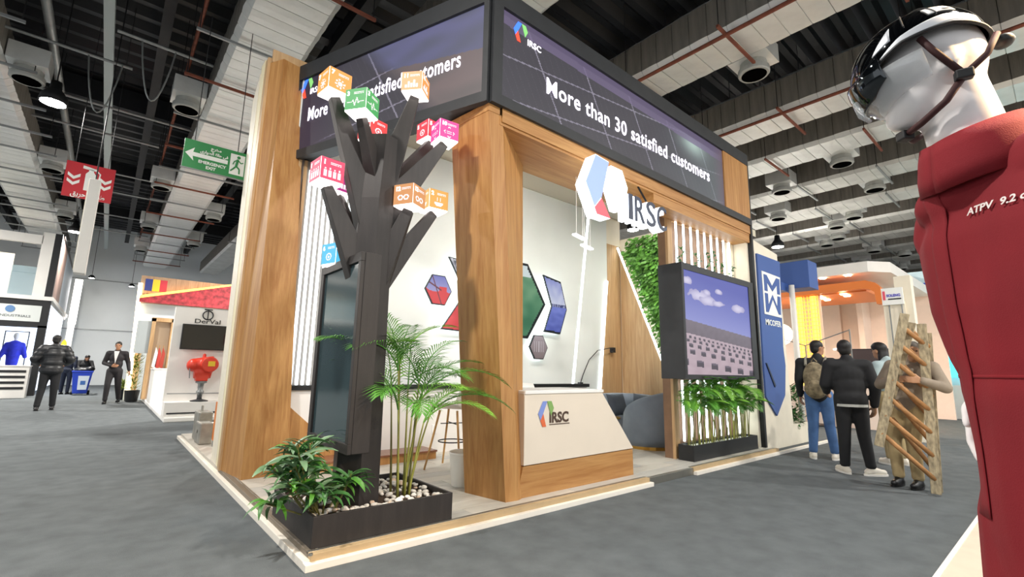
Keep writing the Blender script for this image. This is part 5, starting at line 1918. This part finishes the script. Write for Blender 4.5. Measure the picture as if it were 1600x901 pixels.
def person(label, loc, heading, J, top_m, leg_m, shoe_m, hair, k=1.0, skin=None, lower_hem=.88, puffy=0.0, extras=None, grp=None, coat=False):
    """heading: direction faced (radians); J: joints in local frame, +Y = facing, X = the figure's right hand side"""
    skin = skin or M_skin
    t = thing('person', label, 'person', loc, heading - math.pi / 2, group=grp)
    g = lambda n: V(*J[n])
    hd = g('head')
    mb = MB()
    f = J.get('look', (0, 1, 0))
    head_shape(mb, hd, f, 1.0)
    neck = g('neck')
    mb.cap(neck + V(0, 0, -.05), hd + V(0, -.02, -.06), .056, .052)
    hip = g('hip')
    mb.cap(hip, neck + V(0, 0, -.25), .10, .09)
    for s in ('r', 'l'):
        mb.cap(g('sh' + s) + V(0, 0, -.05), g('el' + s), .042, .036)
        mb.cap(g('el' + s), g('wr' + s), .038, .026)
        mb.cap(g('hp' + s), g('kn' + s), .075, .05)
        mb.cap(g('kn' + s), g('an' + s), .05, .035)
    body = organic(mb, 'body', skin, t, .014, 4)
    mb = MB()
    for s in ('r', 'l'):
        d = g('wr' + s) - g('el' + s)
        if 'hd' + s in J:
            d = V(*J['hd' + s])
        sx = 1 if s == 'r' else -1
        hand(mb, g('wr' + s), d, J.get('th' + s, (-.25 * sx, 1, 0)), .45, 1.0, (-sx, 0, 0))
    h_ = organic(mb, 'hands_tmp', skin, t, .007, 2)
    # one continuous body: join the hands into it
    b = bmesh.new()
    b.from_mesh(body.data)
    b.from_mesh(h_.data)
    b.to_mesh(body.data)
    b.free()
    bpy.data.objects.remove(h_)
    # eyes on the face
    fx = Vector(f).normalized()
    rx = Vector((fx.y, -fx.x, 0))
    for s in (-1, 1):
        MB().ell(tuple(hd + fx * .073 + rx * s * .03 + V(0, 0, .008)), (.011, .011, .008), 8, 6).build('eye', M_hair, t)
    # jacket or shirt
    mb = MB()
    sw_ = (g('shr') - g('shl')).length
    chest = neck + V(0, 0, -.2)
    p = puffy
    mid = hip.lerp(chest, .45)
    A = (g('shr') - g('shl')).normalized()
    for (c, w, dp, h) in ((chest, sw_ * .47 + p, .125 + p, .19), (mid, sw_ * .43 + p, .125 + p, .2), (hip + V(0, 0, -.02 + (0 if not coat else -.12)), sw_ * .44 + p, .135 + p, .14)):
        R3 = Matrix(((A.x, -A.y, 0, c.x), (A.y, A.x, 0, c.y), (0, 0, 1, c.z), (0, 0, 0, 1)))
        mb.ell((0, 0, 0), (w, dp, h), 18, 12, R3)
    mb.cap(g('shr'), g('shl'), .078 + p * .5, .078 + p * .5)
    mb.cap(neck + V(0, 0, -.10), neck + V(0, -.012, .0), .10, .073)
    for s in ('r', 'l'):
        mb.cap(g('sh' + s), g('el' + s), .073 + p * .6, .060 + p * .6)
        e = g('el' + s).lerp(g('wr' + s), .93)
        mb.cap(g('el' + s), e, .060 + p * .6, .044 + p * .4)
    jk = organic(mb, 'jacket', top_m, t, .016, 3)
    if puffy:
        b_ = jk.data
        ns = [v.normal.copy() for v in b_.vertices]
        if puffy > .03:
            for v, n_ in zip(b_.vertices, ns):
                v.co += n_ * .010 * abs(math.sin(v.co.z * 30))
    # trousers
    mb = MB()
    mb.ell(tuple(hip + V(0, 0, -.03)), (.165, .125, .13))
    for s in ('r', 'l'):
        mb.cap(g('hp' + s), g('kn' + s), .102, .074)
        an = g('kn' + s).lerp(g('an' + s), .93)
        mb.cap(g('kn' + s), an, .074, .058)
        mb.ell(tuple(an), (.062, .062, .05))
    organic(mb, 'trousers', leg_m, t, .016, 3)
    for s in ('r', 'l'):
        shoe('shoe', shoe_m, t, g('an' + s), J.get('ft' + s, (0, 1, 0)))
    # hair
    mb = MB()
    fv = Vector(f).normalized()
    rv = Vector((fv.y, -fv.x, 0))
    Mh = Matrix(((rv.x, fv.x, 0, hd.x), (rv.y, fv.y, 0, hd.y), (0, 0, 1, hd.z), (0, 0, 0, 1)))
    mb.ell((0, -.022, .040), (.082, .096, .088), M=Mh)
    mb.ell((0, -.05, -.012), (.074, .06, .078), M=Mh)
    if hair == 'long':
        mb.ell((0, -.06, -.10), (.085, .06, .14), M=Mh)
        mb.ell((0, -.07, -.22), (.085, .05, .14), M=Mh)
        mb.ell((0, .0, .06), (.086, .095, .075), M=Mh)
    if hair == 'cap':
        mb.ell((0, .0, .06), (.084, .1, .066), M=Mh)
    organic(mb, 'hair', M_hair if hair != 'grey' else mat('grey_hair', '8c8780', .7), t, .012, 3)
    if extras:
        extras(t, g)
    for o in [o for o in t.children]:
        pass
    t.scale = (k, k, k)
    return t


def stand_pose(**kw):
    J = dict(head=(0, .03, 1.64), neck=(0, 0, 1.50), hip=(0, 0, .96), shr=(.19, 0, 1.42), shl=(-.19, 0, 1.42), elr=(.24, -.03, 1.14), ell=(-.24, -.03, 1.14),
             wrr=(.24, .06, .90), wrl=(-.24, .06, .90), hpr=(.09, 0, .92), hpl=(-.09, 0, .92), knr=(.10, .02, .50), knl=(-.10, .02, .50), anr=(.10, 0, .09), anl=(-.10, 0, .09))
    J.update(kw)
    return J


M_puff = mat('black_puffer_nylon', '1c1d20', .45, var=.2)
M_suit = mat('dark_suit_cloth', '211d20', .7, var=.1)
M_blackcloth = mat('black_cloth', '17181b', .8, var=.15)
M_navycl = mat('navy_cloth', '232a3a', .8, var=.15)
M_jean = mat('blue_denim', '4a6c9c', .85, var=.25, scale=6)
M_khaki = mat('khaki_cloth', 'a8946c', .85, var=.12)
M_tan = mat('taupe_cloth', '8d8070', .85, var=.12)
M_greycl = mat('pale_grey_cloth', '9fb0b2', .85, var=.1)
AW = math.atan2(16.9, -1.0)

person('man in a black puffer jacket seen from behind, walking down the aisle', (-.99, 16.7, 0), AW,
       stand_pose(elr=(.31, -.02, 1.18), ell=(-.31, -.02, 1.18), wrr=(.24, .18, 1.08), wrl=(-.24, .18, 1.08), knl=(-.11, .0, .5), anl=(-.14, -.06, .09), anr=(.12, .10, .09)),
       M_puff, M_blackcloth, M_shoeb, 'short', 1.06, puffy=.045)


def suit_extra(t, g):
    c = g('neck')
    mb = MB()
    mb.add([(-.07, .135, c.z - .05), (.07, .135, c.z - .05), (.0, .165, c.z - .34), (0, .15, c.z - .04)], [(0, 2, 3), (3, 2, 1)])
    o = MB().loft([(-.055, .10, c.z - .02), (.055, .10, c.z - .02), (.0, .13, c.z - .36)], [(-.055, .145, c.z - .03), (.055, .145, c.z - .03), (.0, .163, c.z - .36)]).build('shirt_front', mat('white_shirt', 'eae8e6', .7), t)


person('man in a dark suit and white shirt walking towards the camera', (.27, 18.7, 0), R_(-100),
       stand_pose(elr=(.27, -.03, 1.14), wrr=(.05, .22, 1.06), hdr=(-1, .15, .05), thr=(0, 0, 1), ell=(-.27, -.08, 1.16), wrl=(-.33, .0, .92), knr=(.10, .10, .52), anr=(.10, .12, .09), knl=(-.12, .0, .5), anl=(-.16, -.12, .12)),
       M_suit, M_suit, M_shoeb, 'short', 1.04, M_skin, extras=suit_extra)
person('person in dark navy clothes standing by the blue wheeled bin', (-1.02, 24.6, 0), R_(70),
       stand_pose(head=(0, .08, 1.58), neck=(0, .04, 1.44)), M_navycl, M_navycl, M_shoeb, 'short', .95)
person('person in black leaning over the blue wheeled bin', (-.62, 25.1, 0), R_(-75),
       stand_pose(head=(0, .42, 1.42), neck=(0, .30, 1.33), shr=(.19, .24, 1.27), shl=(-.19, .24, 1.27), elr=(.24, .36, 1.05), ell=(-.24, .36, 1.05), wrr=(.2, .58, .98), wrl=(-.2, .58, .98)),
       M_blackcloth, M_blackcloth, M_shoeb, 'long', .95)


def hem(t, g):
    h = g('hip')
    MB().lathe([(.168, 0), (.175, .0), (.175, .03), (.168, .03)], 24, (h.x, h.y, h.z - .13)).build('shirt_hem', mat('grey_shirt_hem', 'b9bab4', .8), t)


AJ = math.atan2(1.9, 7.2)
person('man in a black jacket and black trousers with white shoes, seen from behind', (7.27, 1.88, 0), R_(32),
       stand_pose(head=(.0, .06, 1.55), neck=(0, .02, 1.42), shr=(.20, 0, 1.34), shl=(-.20, 0, 1.34), elr=(.27, -.03, 1.08), wrr=(.26, .03, .84), ell=(-.26, .02, 1.10), wrl=(-.2, .2, 1.0),
                  knr=(.11, .02, .48), anr=(.16, .04, .09), knl=(-.09, .05, .48), anl=(-.10, .10, .09), ftr=(.95, .3, 0), ftl=(-.25, 1, 0), look=(.15, 1, 0)),
       M_blackcloth, M_blackcloth, M_shoew, 'short', 1.0, M_skin2, puffy=.012, extras=hem)
person('man in dark top and blue jeans carrying a camouflage backpack', (8.2, 2.52, 0), R_(15),
       stand_pose(head=(.04, .08, 1.62), neck=(.02, .04, 1.48), shr=(.20, .02, 1.40), shl=(-.20, .02, 1.40), elr=(.25, .05, 1.13), wrr=(.2, .24, 1.08), look=(.8, .6, 0), knr=(.1, .06, .5), anr=(.14, .06, .09), anl=(-.13, .0, .09), ftl=(-.2, 1, 0), ftr=(.3, 1, 0)),
       M_blackcloth, M_jean, M_shoew, 'short', 1.0, M_skin)
person('woman with long black hair in a pale grey top behind the ladder', (8.6, 1.74, 0), R_(60),
       stand_pose(head=(0, .10, 1.58), neck=(0, .02, 1.44), shr=(.17, 0, 1.36), shl=(-.17, 0, 1.36), elr=(.22, .02, 1.1), wrr=(.15, .22, 1.05), look=(-.1, 1, 0)),
       M_greycl, M_khaki, M_shoew, 'long', 1.0, M_skin2)
person('man in taupe shirt and khaki trousers carrying the wooden ladder', (7.02, 1.34, 0), R_(172),
       stand_pose(head=(-.20, .06, 1.52), neck=(-.16, .02, 1.42), hip=(-.06, 0, .96), shr=(.04, 0, 1.36), shl=(-.34, 0, 1.34), hpr=(.04, 0, .92), hpl=(-.14, 0, .92), elr=(.14, .10, 1.14), wrr=(-.05, .28, 1.2), hdr=(-1, .5, .1), thr=(0, 0, 1), ell=(-.46, .08, 1.12), wrl=(-.32, .30, 1.2), hdl=(1, .5, .1), thl=(0, 0, 1), anr=(.09, 0, .09), anl=(-.09, 0, .09), knr=(.09, .02, .5), knl=(-.09, .02, .5), look=(-.4, 1, 0)),
       M_tan, M_khaki, M_shoeb, 'grey', .98, M_skin2)
person('distant figure in orange work clothes beyond the ladder', (24.2, 3.45, 0), R_(185),
       stand_pose(), mat('orange_workwear', 'd9571f', .7), MATS['orange_workwear'], M_shoeb, 'short', .92)

# backpack on the jeans man's back
M_camo = mat('camouflage_cloth', '8a7d63', .85, var=.55, scale=16)
t = thing('backpack', 'tan camouflage backpack slung on the back of the man in jeans', 'backpack', (8.2, 2.52, 0), R_(15) - math.pi / 2)
mb = MB()
mb.ell((-.02, -.22, 1.17), (.155, .10, .24))
mb.ell((-.02, -.25, 1.02), (.15, .11, .15))
organic(mb, 'bag', M_camo, t, .016, 2)
mb = MB()
mb.ell((-.02, -.335, 1.04), (.10, .04, .11))
organic(mb, 'front_pocket', M_camo, t, .016, 2)
for s in (-1, 1):
    MB().tube([(s * .11 - .02, -.13, 1.36), (s * .13, .0, 1.475), (s * .14, .13, 1.38), (s * .14, .15, 1.2), (s * .13, .02, .98), (s * .12 - .02, -.12, .98)], .018, 6).build('strap', mat('grey_strap', '8f8a7c', .8), t)
MB().tube([(-.05, -.18, 1.41), (-.02, -.2, 1.46), (.02, -.18, 1.41)], .01, 6).build('grab_loop', M_camo, t)

# ---- paint-splashed wooden ladder
M_ladwood = mat('paint_splashed_timber', '9c8f74', .75, var=.5, scale=14, stretch=(3, 3, 1))
M_rung = mat('bare_rung_timber', 'a87a4c', .7, var=.3, scale=10)
ld = thing('wooden_ladder', 'old paint-splashed double wooden ladder held at a slant', 'ladder', (6.75, 1.2, 0))
O3 = Vector((6.75, 1.2, 0))


def rail(a, b, w=.085, d=.035, m=M_ladwood):
    a, b = Vector(a) - O3, Vector(b) - O3
    dv = (b - a).normalized()
    s1 = dv.cross(Vector((1, .18, 0))).normalized()
    s2 = dv.cross(s1).normalized()
    q = lambda p: [tuple(p + s1 * w / 2 * i + s2 * d / 2 * j) for i, j in ((-1, -1), (1, -1), (1, 1), (-1, 1))]
    MB().loft(q(a), q(b)).build('rail', m, ld, bevel=.004)


F1 = (Vector((6.45, 1.455, .47)), Vector((6.60, 1.125, 1.89)), Vector((6.72, 1.07, .02)), Vector((6.82, 1.03, 1.79)))
F2 = (Vector((6.68, 1.40, .60)), Vector((6.72, 1.09, 1.80)), Vector((6.98, 1.09, .0)), Vector((6.98, 1.01, 1.70)))
rail(F1[0], F1[1])
rail(F1[2], F1[3])
rail(F2[0] + Vector((0, .06, 0)), F2[1] + Vector((0, .0, 0)), .07)
rail(F2[2], F2[3], .07)
for (f_, n_, off) in ((F1, 7, 0.0), (F2, 6, .06)):
    for k in range(n_):
        t_ = .10 + .80 * k / (n_ - 1) + off * .5
        a = f_[0].lerp(f_[1], t_) - O3
        b = f_[2].lerp(f_[3], max(.03, t_ * 1.0 - .02)) - O3
        MB().tube([a, b], .024, 8).build('rung', M_rung, ld, smooth=True)
# ================================================================ mannequin in the red coverall
from mathutils.bvhtree import BVHTree
M_manq = mat('mannequin_white', 'f0ebea', .35, var=.02)
M_cover = mat('dark_red_coverall_cloth', '80111d', .85, var=.12, scale=5, bump=.12, bscale=400)
M_helm = mat('black_chrome_helmet', '101317', .06, .75, coat=1.0)
M_strap = mat('maroon_strap', '3f1c1c', .7, var=.2)
HD = R_(138.7)
mq = thing('mannequin', 'white mannequin wearing a dark red coverall and glossy black safety helmet', 'mannequin', (1.32, .02, .09), HD - math.pi / 2)
# local frame: X = its right, Y = where the chest faces
hc = Vector((.045, .105, 1.757))
fh = Vector((.50, .866, 0)).normalized()
rh = Vector((fh.y, -fh.x, 0))
MH = Matrix(((rh.x, fh.x, 0, hc.x), (rh.y, fh.y, 0, hc.y), (0, 0, 1, hc.z), (0, 0, 0, 1)))
mb = MB()
mb.ell((0, -.002, .012), (.074, .090, .112), 20, 14, MH)
mb.ell((0, .034, -.052), (.056, .056, .070), 18, 12, MH)
mb.ell((0, .062, -.098), (.026, .026, .022), 12, 9, MH)
mb.ell((0, .094, -.028), (.013, .020, .026), 12, 9, MH)
mb.ell((0, .078, .016), (.05, .016, .012), 12, 9, MH)
mb.ell((0, .084, -.066), (.024, .012, .008), 12, 9, MH)
for s in (-1, 1):
    mb.ell((s * .074, -.012, -.018), (.010, .02, .030), 10, 8, MH)
mb.cap(tuple(MH @ Vector((0, -.025, -.05))), (.03, .045, 1.50), .058, .070, 18)
mb.cap((.0, .0, .95), (0, .0, 1.32), .11, .12, 18)
for s in (1, -1):
    el, wr = ((.18, -.16, 1.20), (.185, -.06, 1.09)) if s == 1 else ((-.24, -.06, 1.12), (-.25, .08, .92))
    mb.cap((s * .19, -.01, 1.40), el, .045, .038)
    mb.cap(el, wr, .038, .027)
    mb.cap((s * .09 - .05, 0, .9), (s * .10 - .055, .02, .48), .08, .05)
    mb.cap((s * .10 - .055, .02, .48), (s * .10 - .055, 0, .06), .05, .034)
body = organic(mb, 'body', M_manq, mq, .0075, 6)
mb = MB()
hand(mb, (.185, -.06, 1.09), (.2, .2, -1), (-.1, 1, 0), .35, 1.05, (-1, 0, 0))
hand(mb, (-.25, .08, .92), (-.05, .15, -1), (.1, 1, 0), .35, 1.05, (1, 0, 0))
h_ = organic(mb, 'hand_tmp', M_manq, mq, .005, 2)
b = bmesh.new()
b.from_mesh(body.data)
b.from_mesh(h_.data)
b.to_mesh(body.data)
b.free()
bpy.data.objects.remove(h_)
for s in (-1, 1):
    mb = MB()
    mb.cap((s * .10 - .055, -.04, .035), (s * .11 - .055, .15, .025), .035, .03)
    mb.v = [(x, y, max(z, .002)) for x, y, z in mb.v]
    organic(mb, 'foot', M_manq, mq, .01, 2)
MB().lathe([(.0, 0), (.30, 0), (.30, .012), (.0, .014)], 36, (-.055, .03, -.012)).build('base_plate', M_alu, mq)

mb = MB()
lev = ((.70, -.05, .165, .12), (.85, -.045, .172, .128), (.98, -.035, .168, .126), (1.12, -.018, .168, .124), (1.25, -.004, .188, .130), (1.39, .0, .198, .124), (1.46, .0, .165, .105), (1.52, .01, .105, .085))
k_ = len(mb.v)
for (z, xo, w, d) in lev:
    mb.v += [(xo + w * math.cos(2 * math.pi * i / 32), .005 + d * math.sin(2 * math.pi * i / 32), z) for i in range(32)]
for j in range(len(lev) - 1):
    mb.f += [(j * 32 + i, j * 32 + (i + 1) % 32, (j + 1) * 32 + (i + 1) % 32, (j + 1) * 32 + i) for i in range(32)]
mb.f += [tuple(reversed(range(32))), tuple(range((len(lev) - 1) * 32, len(lev) * 32))]
mb.cap((.16, -.01, 1.45), (-.17, -.01, 1.45), .068, .068, 16)
mb.cap((.10, .015, 1.495), (-.10, .015, 1.495), .075, .075, 16)
mb.ell((.05, .045, 1.475), (.125, .085, .055), 18, 10)
for s in (1, -1):
    el, wr = (Vector((.18, -.16, 1.20)), Vector((.185, -.06, 1.09))) if s == 1 else (Vector((-.24, -.06, 1.12)), Vector((-.25, .08, .92)))
    mb.cap((s * .17, -.015, 1.43), el, .070, .060, 14)
    mb.cap(el, el.lerp(wr, .9), .062, .046, 14)
    mb.cap((s * .085 - .05, 0, .86), (s * .095 - .055, .02, .48), .112, .094, 16)
    mb.cap((s * .095 - .055, .02, .48), (s * .10 - .055, 0, .11), .094, .082, 16)
cv = organic(mb, 'coverall', M_cover, mq, .008, 5)
me = cv.data
norms = [v.normal.copy() for v in me.vertices]
for v, n_ in zip(me.vertices, norms):
    c = v.co.copy()
    fold = nz(c.x * 8 + c.z * 1.5, c.y * 8, c.z * 1.2) * .011 + nz(c.x * 18, c.y * 18 + c.z * 3, c.z * 3 + 7) * .005
    if abs(c.z - 1.115) < .03:
        fold -= .003 * (1 - abs(c.z - 1.115) / .03)
    v.co = c + n_ * fold
me.update()
dg = bpy.context.evaluated_depsgraph_get()
bvh = BVHTree.FromPolygons([v.co.copy() for v in me.vertices], [tuple(p.vertices) for p in me.polygons])


def wrap(o, dirv=Vector((0, -1, 0)), off=.003, flat=None):
    """lay a flat piece onto the cloth, cast along dirv"""
    for v in o.data.vertices:
        base = Vector((v.co.x, .5, v.co.z)) if abs(dirv.y) > .9 else v.co
        hit, n_, i_, d_ = bvh.ray_cast(base, dirv)
        if hit is not None:
            v.co = hit - dirv * (off + (v.co.y if flat is None else 0))
    o.data.update()


def strip(name, x0, x1, z0, z1, m, off=.004, nx=6, nzz=24, thick=.003):
    mb = MB()
    for j in range(nzz + 1):
        for i in range(nx + 1):
            mb.v.append((x0 + (x1 - x0) * i / nx, 0, z0 + (z1 - z0) * j / nzz))
    for j in range(nzz):
        for i in range(nx):
            a = j * (nx + 1) + i
            mb.f.append((a, a + 1, a + nx + 2, a + nx + 1))
    o = mb.build(name, m, cv, smooth=True)
    wrap(o, off=off)
    sl = o.modifiers.new('s', 'SOLIDIFY')
    sl.thickness = thick
    return o


strip('placket', .04, .08, .86, 1.50, M_cover, .0015, 6, 24, .0014)
strip('waist_seam', -.165, .165, 1.112, 1.118, mat('dark_red_seam', '84121d', .9), .0008, 40, 2, .0006)
M_reflet = mat('pale_lettering', 'e6dcd8', .5)
tx = text('lettering', 'ATPV  9.2 cal/cm\u00b2', .020, frame_m((-.002, 0, 1.42), (-1, 0, 0), (0, 0, 1)), M_reflet, cv, .0, .0006)
for v in tx.data.vertices:
    hit, n_, i_, d_ = bvh.ray_cast(Vector((v.co.x, .5, v.co.z)), Vector((0, -1, 0)))
    if hit is not None:
        v.co = hit + Vector((0, .006, 0))
# stand-up collar, open at the front
mb = MB()
NA = 40
rows = ((0.0, .012, .005), (.35, .012, .04), (.75, .006, .080), (1.0, .0, .108))
cc = Vector((.03, .035, 1.485))
for (t_, g, dz) in rows:
    for i in range(NA + 1):
        a = -math.pi + 2 * math.pi * i / NA
        d = Vector((math.sin(a), -math.cos(a), 0))
        w = .092 + g - .012 * t_
        p = cc + Vector((d.x * w, d.y * (w + .006) + .02 * t_, dz + .052 * (-d.y * .35 + .1) + (.026 * (1 - abs(a) / 3.09))))
        mb.v.append(tuple(p))
for j in range(len(rows) - 1):
    for i in range(NA):
        a = j * (NA + 1) + i
        mb.f.append((a, a + 1, a + NA + 2, a + NA + 1))
co = mb.build('collar', M_cover, cv, smooth=True)
sl = co.modifiers.new('s', 'SOLIDIFY')
sl.thickness = .008

# helmet shell in the head frame (theta 0 = front, +90 deg = the side turned to the camera)
MP = MH @ Matrix.Translation((0, 0, .02)) @ Matrix.Rotation(-.2, 4, 'X') @ Matrix.Translation((0, 0, -.02))


def edge_phi(th):
    a = abs(th)
    z = .012 if a < .5 else (.012 + (.045 - .012) * min(1, (a - .5) / .7) if a < 1.9 else .045 - .03 * min(1, (a - 1.9) / 1.0))
    return math.asin(max(-.9, min(.9, (z - .022) / .116)))


def shell_pt(th, ph, g=0.0):
    d = Vector((-math.sin(th), math.cos(th), 0))
    fx = .100 + g
    fy = (.128 if math.cos(th) > 0 else .112) + g
    rr = (.116 + g)
    p = Vector((d.x * fx * math.cos(ph), .012 + d.y * fy * math.cos(ph), .022 + rr * math.sin(ph)))
    return MP @ p


def patch(name, th0, th1, f0, f1, m, parent, g=0.0, nu=48, nv=14, thick=.005, closed=False):
    mb = MB()
    for j in range(nv + 1):
        for i in range(nu + 1):
            th = th0 + (th1 - th0) * i / nu
            a, b_ = (f0(th) if callable(f0) else f0), (f1(th) if callable(f1) else f1)
            mb.v.append(tuple(shell_pt(th, a + (b_ - a) * j / nv, g)))
    for j in range(nv):
        for i in range(nu):
            a = j * (nu + 1) + i
            mb.f.append((a, a + 1, a + nu + 2, a + nu + 1))
    o = mb.build(name, m, parent, smooth=True, fix=False)
    b = bmesh.new()
    b.from_mesh(o.data)
    bmesh.ops.remove_doubles(b, verts=b.verts, dist=.0004)
    bmesh.ops.recalc_face_normals(b, faces=b.faces)
    b.to_mesh(o.data)
    b.free()
    if thick:
        s_ = o.modifiers.new('s', 'SOLIDIFY')
        s_.thickness = thick
        s_.offset = -1
    return o


hl = patch('helmet', -math.pi, math.pi, edge_phi, math.pi / 2, M_helm, mq, 0, 72, 20)
M_silver = mat('silver_reflective_tape', 'c9ccd2', .4, .2)
patch('reflective_stripe', R_(48), R_(138), lambda t: edge_phi(t) + .01, lambda t: edge_phi(t) + .02 + .20 * math.sin((t - R_(48)) / R_(90) * 2.2), M_silver, hl, .0015, 24, 6, .0015)
patch('reflective_triangle', R_(44), R_(62), lambda t: edge_phi(t) + .20, lambda t: edge_phi(t) + .22 + .34 * (t - R_(44)) / R_(18), M_silver, hl, .0015, 8, 6, .0015)
patch('label', R_(98), R_(124), lambda t: edge_phi(t) + .34, lambda t: edge_phi(t) + .62, mat('white_label', 'e6e4e2', .5), hl, .0015, 8, 6, .001)
patch('label_print', R_(114), R_(122), lambda t: edge_phi(t) + .40, lambda t: edge_phi(t) + .46, mat('label_grey_print', '9a9aa0', .5), hl, .003, 6, 2, .0005)
patch('rim', -math.pi, math.pi, lambda t: edge_phi(t) - .03, lambda t: edge_phi(t) + .015, M_black, hl, .002, 72, 2, .006)
# ridge along the crown and its seam
for th in (R_(75), R_(105)):
    MB().tube([shell_pt(th, .5 + .09 * k, .002) for k in range(12)], .0016, 6).build('seam', M_black, hl)
patch('visor', R_(-50), R_(50), lambda t: edge_phi(t) - .36 - .05 * math.cos(t * 2), lambda t: edge_phi(t) + .10, mat('smoked_mirror_visor', '20262b', .05, .8, coat=1.0, alpha=.93), hl, .010, 36, 12, .003)
M_clear = mat('clear_polycarbonate', 'd9dde0', .05, alpha=.32, spec=1.0, coat=1.0)
patch('goggle_lens', R_(-80), R_(80), lambda t: -.70 - .10 * math.cos(t * 2), lambda t: -.10, M_clear, hl, .002, 36, 10, .002)
MB().tube([MH @ Vector((0, .118, -.020)), MH @ Vector((-.012, .134, -.045)), MH @ Vector((-.014, .128, -.075)), MH @ Vector((-.004, .112, -.088))], [.006, .008, .007, .004], 8).build('nose_bridge', M_clear, hl, smooth=True)
for s in (-1, 1):
    J0 = MH @ Vector((s * .078, -.030, -.062))
    MB().tube([MH @ Vector((s * .086, .030, .034)), MH @ Vector((s * .086, .012, .0)), J0], .0065, 8).build('strap', M_strap, hl, smooth=True)
    MB().tube([MH @ Vector((s * .070, -.086, .012)), MH @ Vector((s * .080, -.066, -.03)), J0], .006, 8).build('strap', M_strap, hl, smooth=True)
    MB().tube([J0, MH @ Vector((s * .070, .0, -.105)), MH @ Vector((s * .045, .035, -.130)), MH @ Vector((0, .055, -.132))], .0068, 8).build('chin_strap', M_strap, hl, smooth=True)
    o = MB().box(-.009, .009, -.014, .014, -.010, .010).build('buckle', M_black, hl, bevel=.003)
    o.matrix_local = Matrix.Translation(MH @ Vector((s * .082, -.028, -.064))) @ MH.to_3x3().to_4x4()
MB().box(-.012, .012, -.012, .012, -.01, .01).build('clip', M_black, hl, bevel=.003).matrix_local = Matrix.Translation(MH @ Vector((0, .056, -.134)))
mb = MB()
mb.ell((0, -.115, .03), (.02, .018, .014), 10, 8, MH)
mb.build('rear_dial', M_black, hl, smooth=True)

# warm track spotlight of that stand, above and behind the mannequin
t = thing('track_spotlight', 'warm track spotlight shining on the mannequin from behind', 'lamp', (1.9, -1.15, 2.75))
MB().tube([(0, 0, 0), (-.06, .10, -.07)], [.05, .06], 14).build('can', M_black, t)
MB().tube([(0, 0, .02), (0, 0, 5.85)], .012, 6).build('rod', M_dsteel, t)
MB().tube([(-.0605, .1005, -.0705), (-.061, .1015, -.071)], [.05, .05], 14).build('lens', emit('warm_spot_lens', 'ffd9a0', 20), t)
_d = Vector((-.6, 1.3, -.9)).normalized()
area_light('track_spot_light', (1.9 - .07, -1.15 + .13, 2.66), .10, 13, (1.0, .66, .32), rot=(-_d).to_track_quat('Z', 'Y').to_euler(), spread=70)
bpy.data.scenes.remove(SCRATCH)
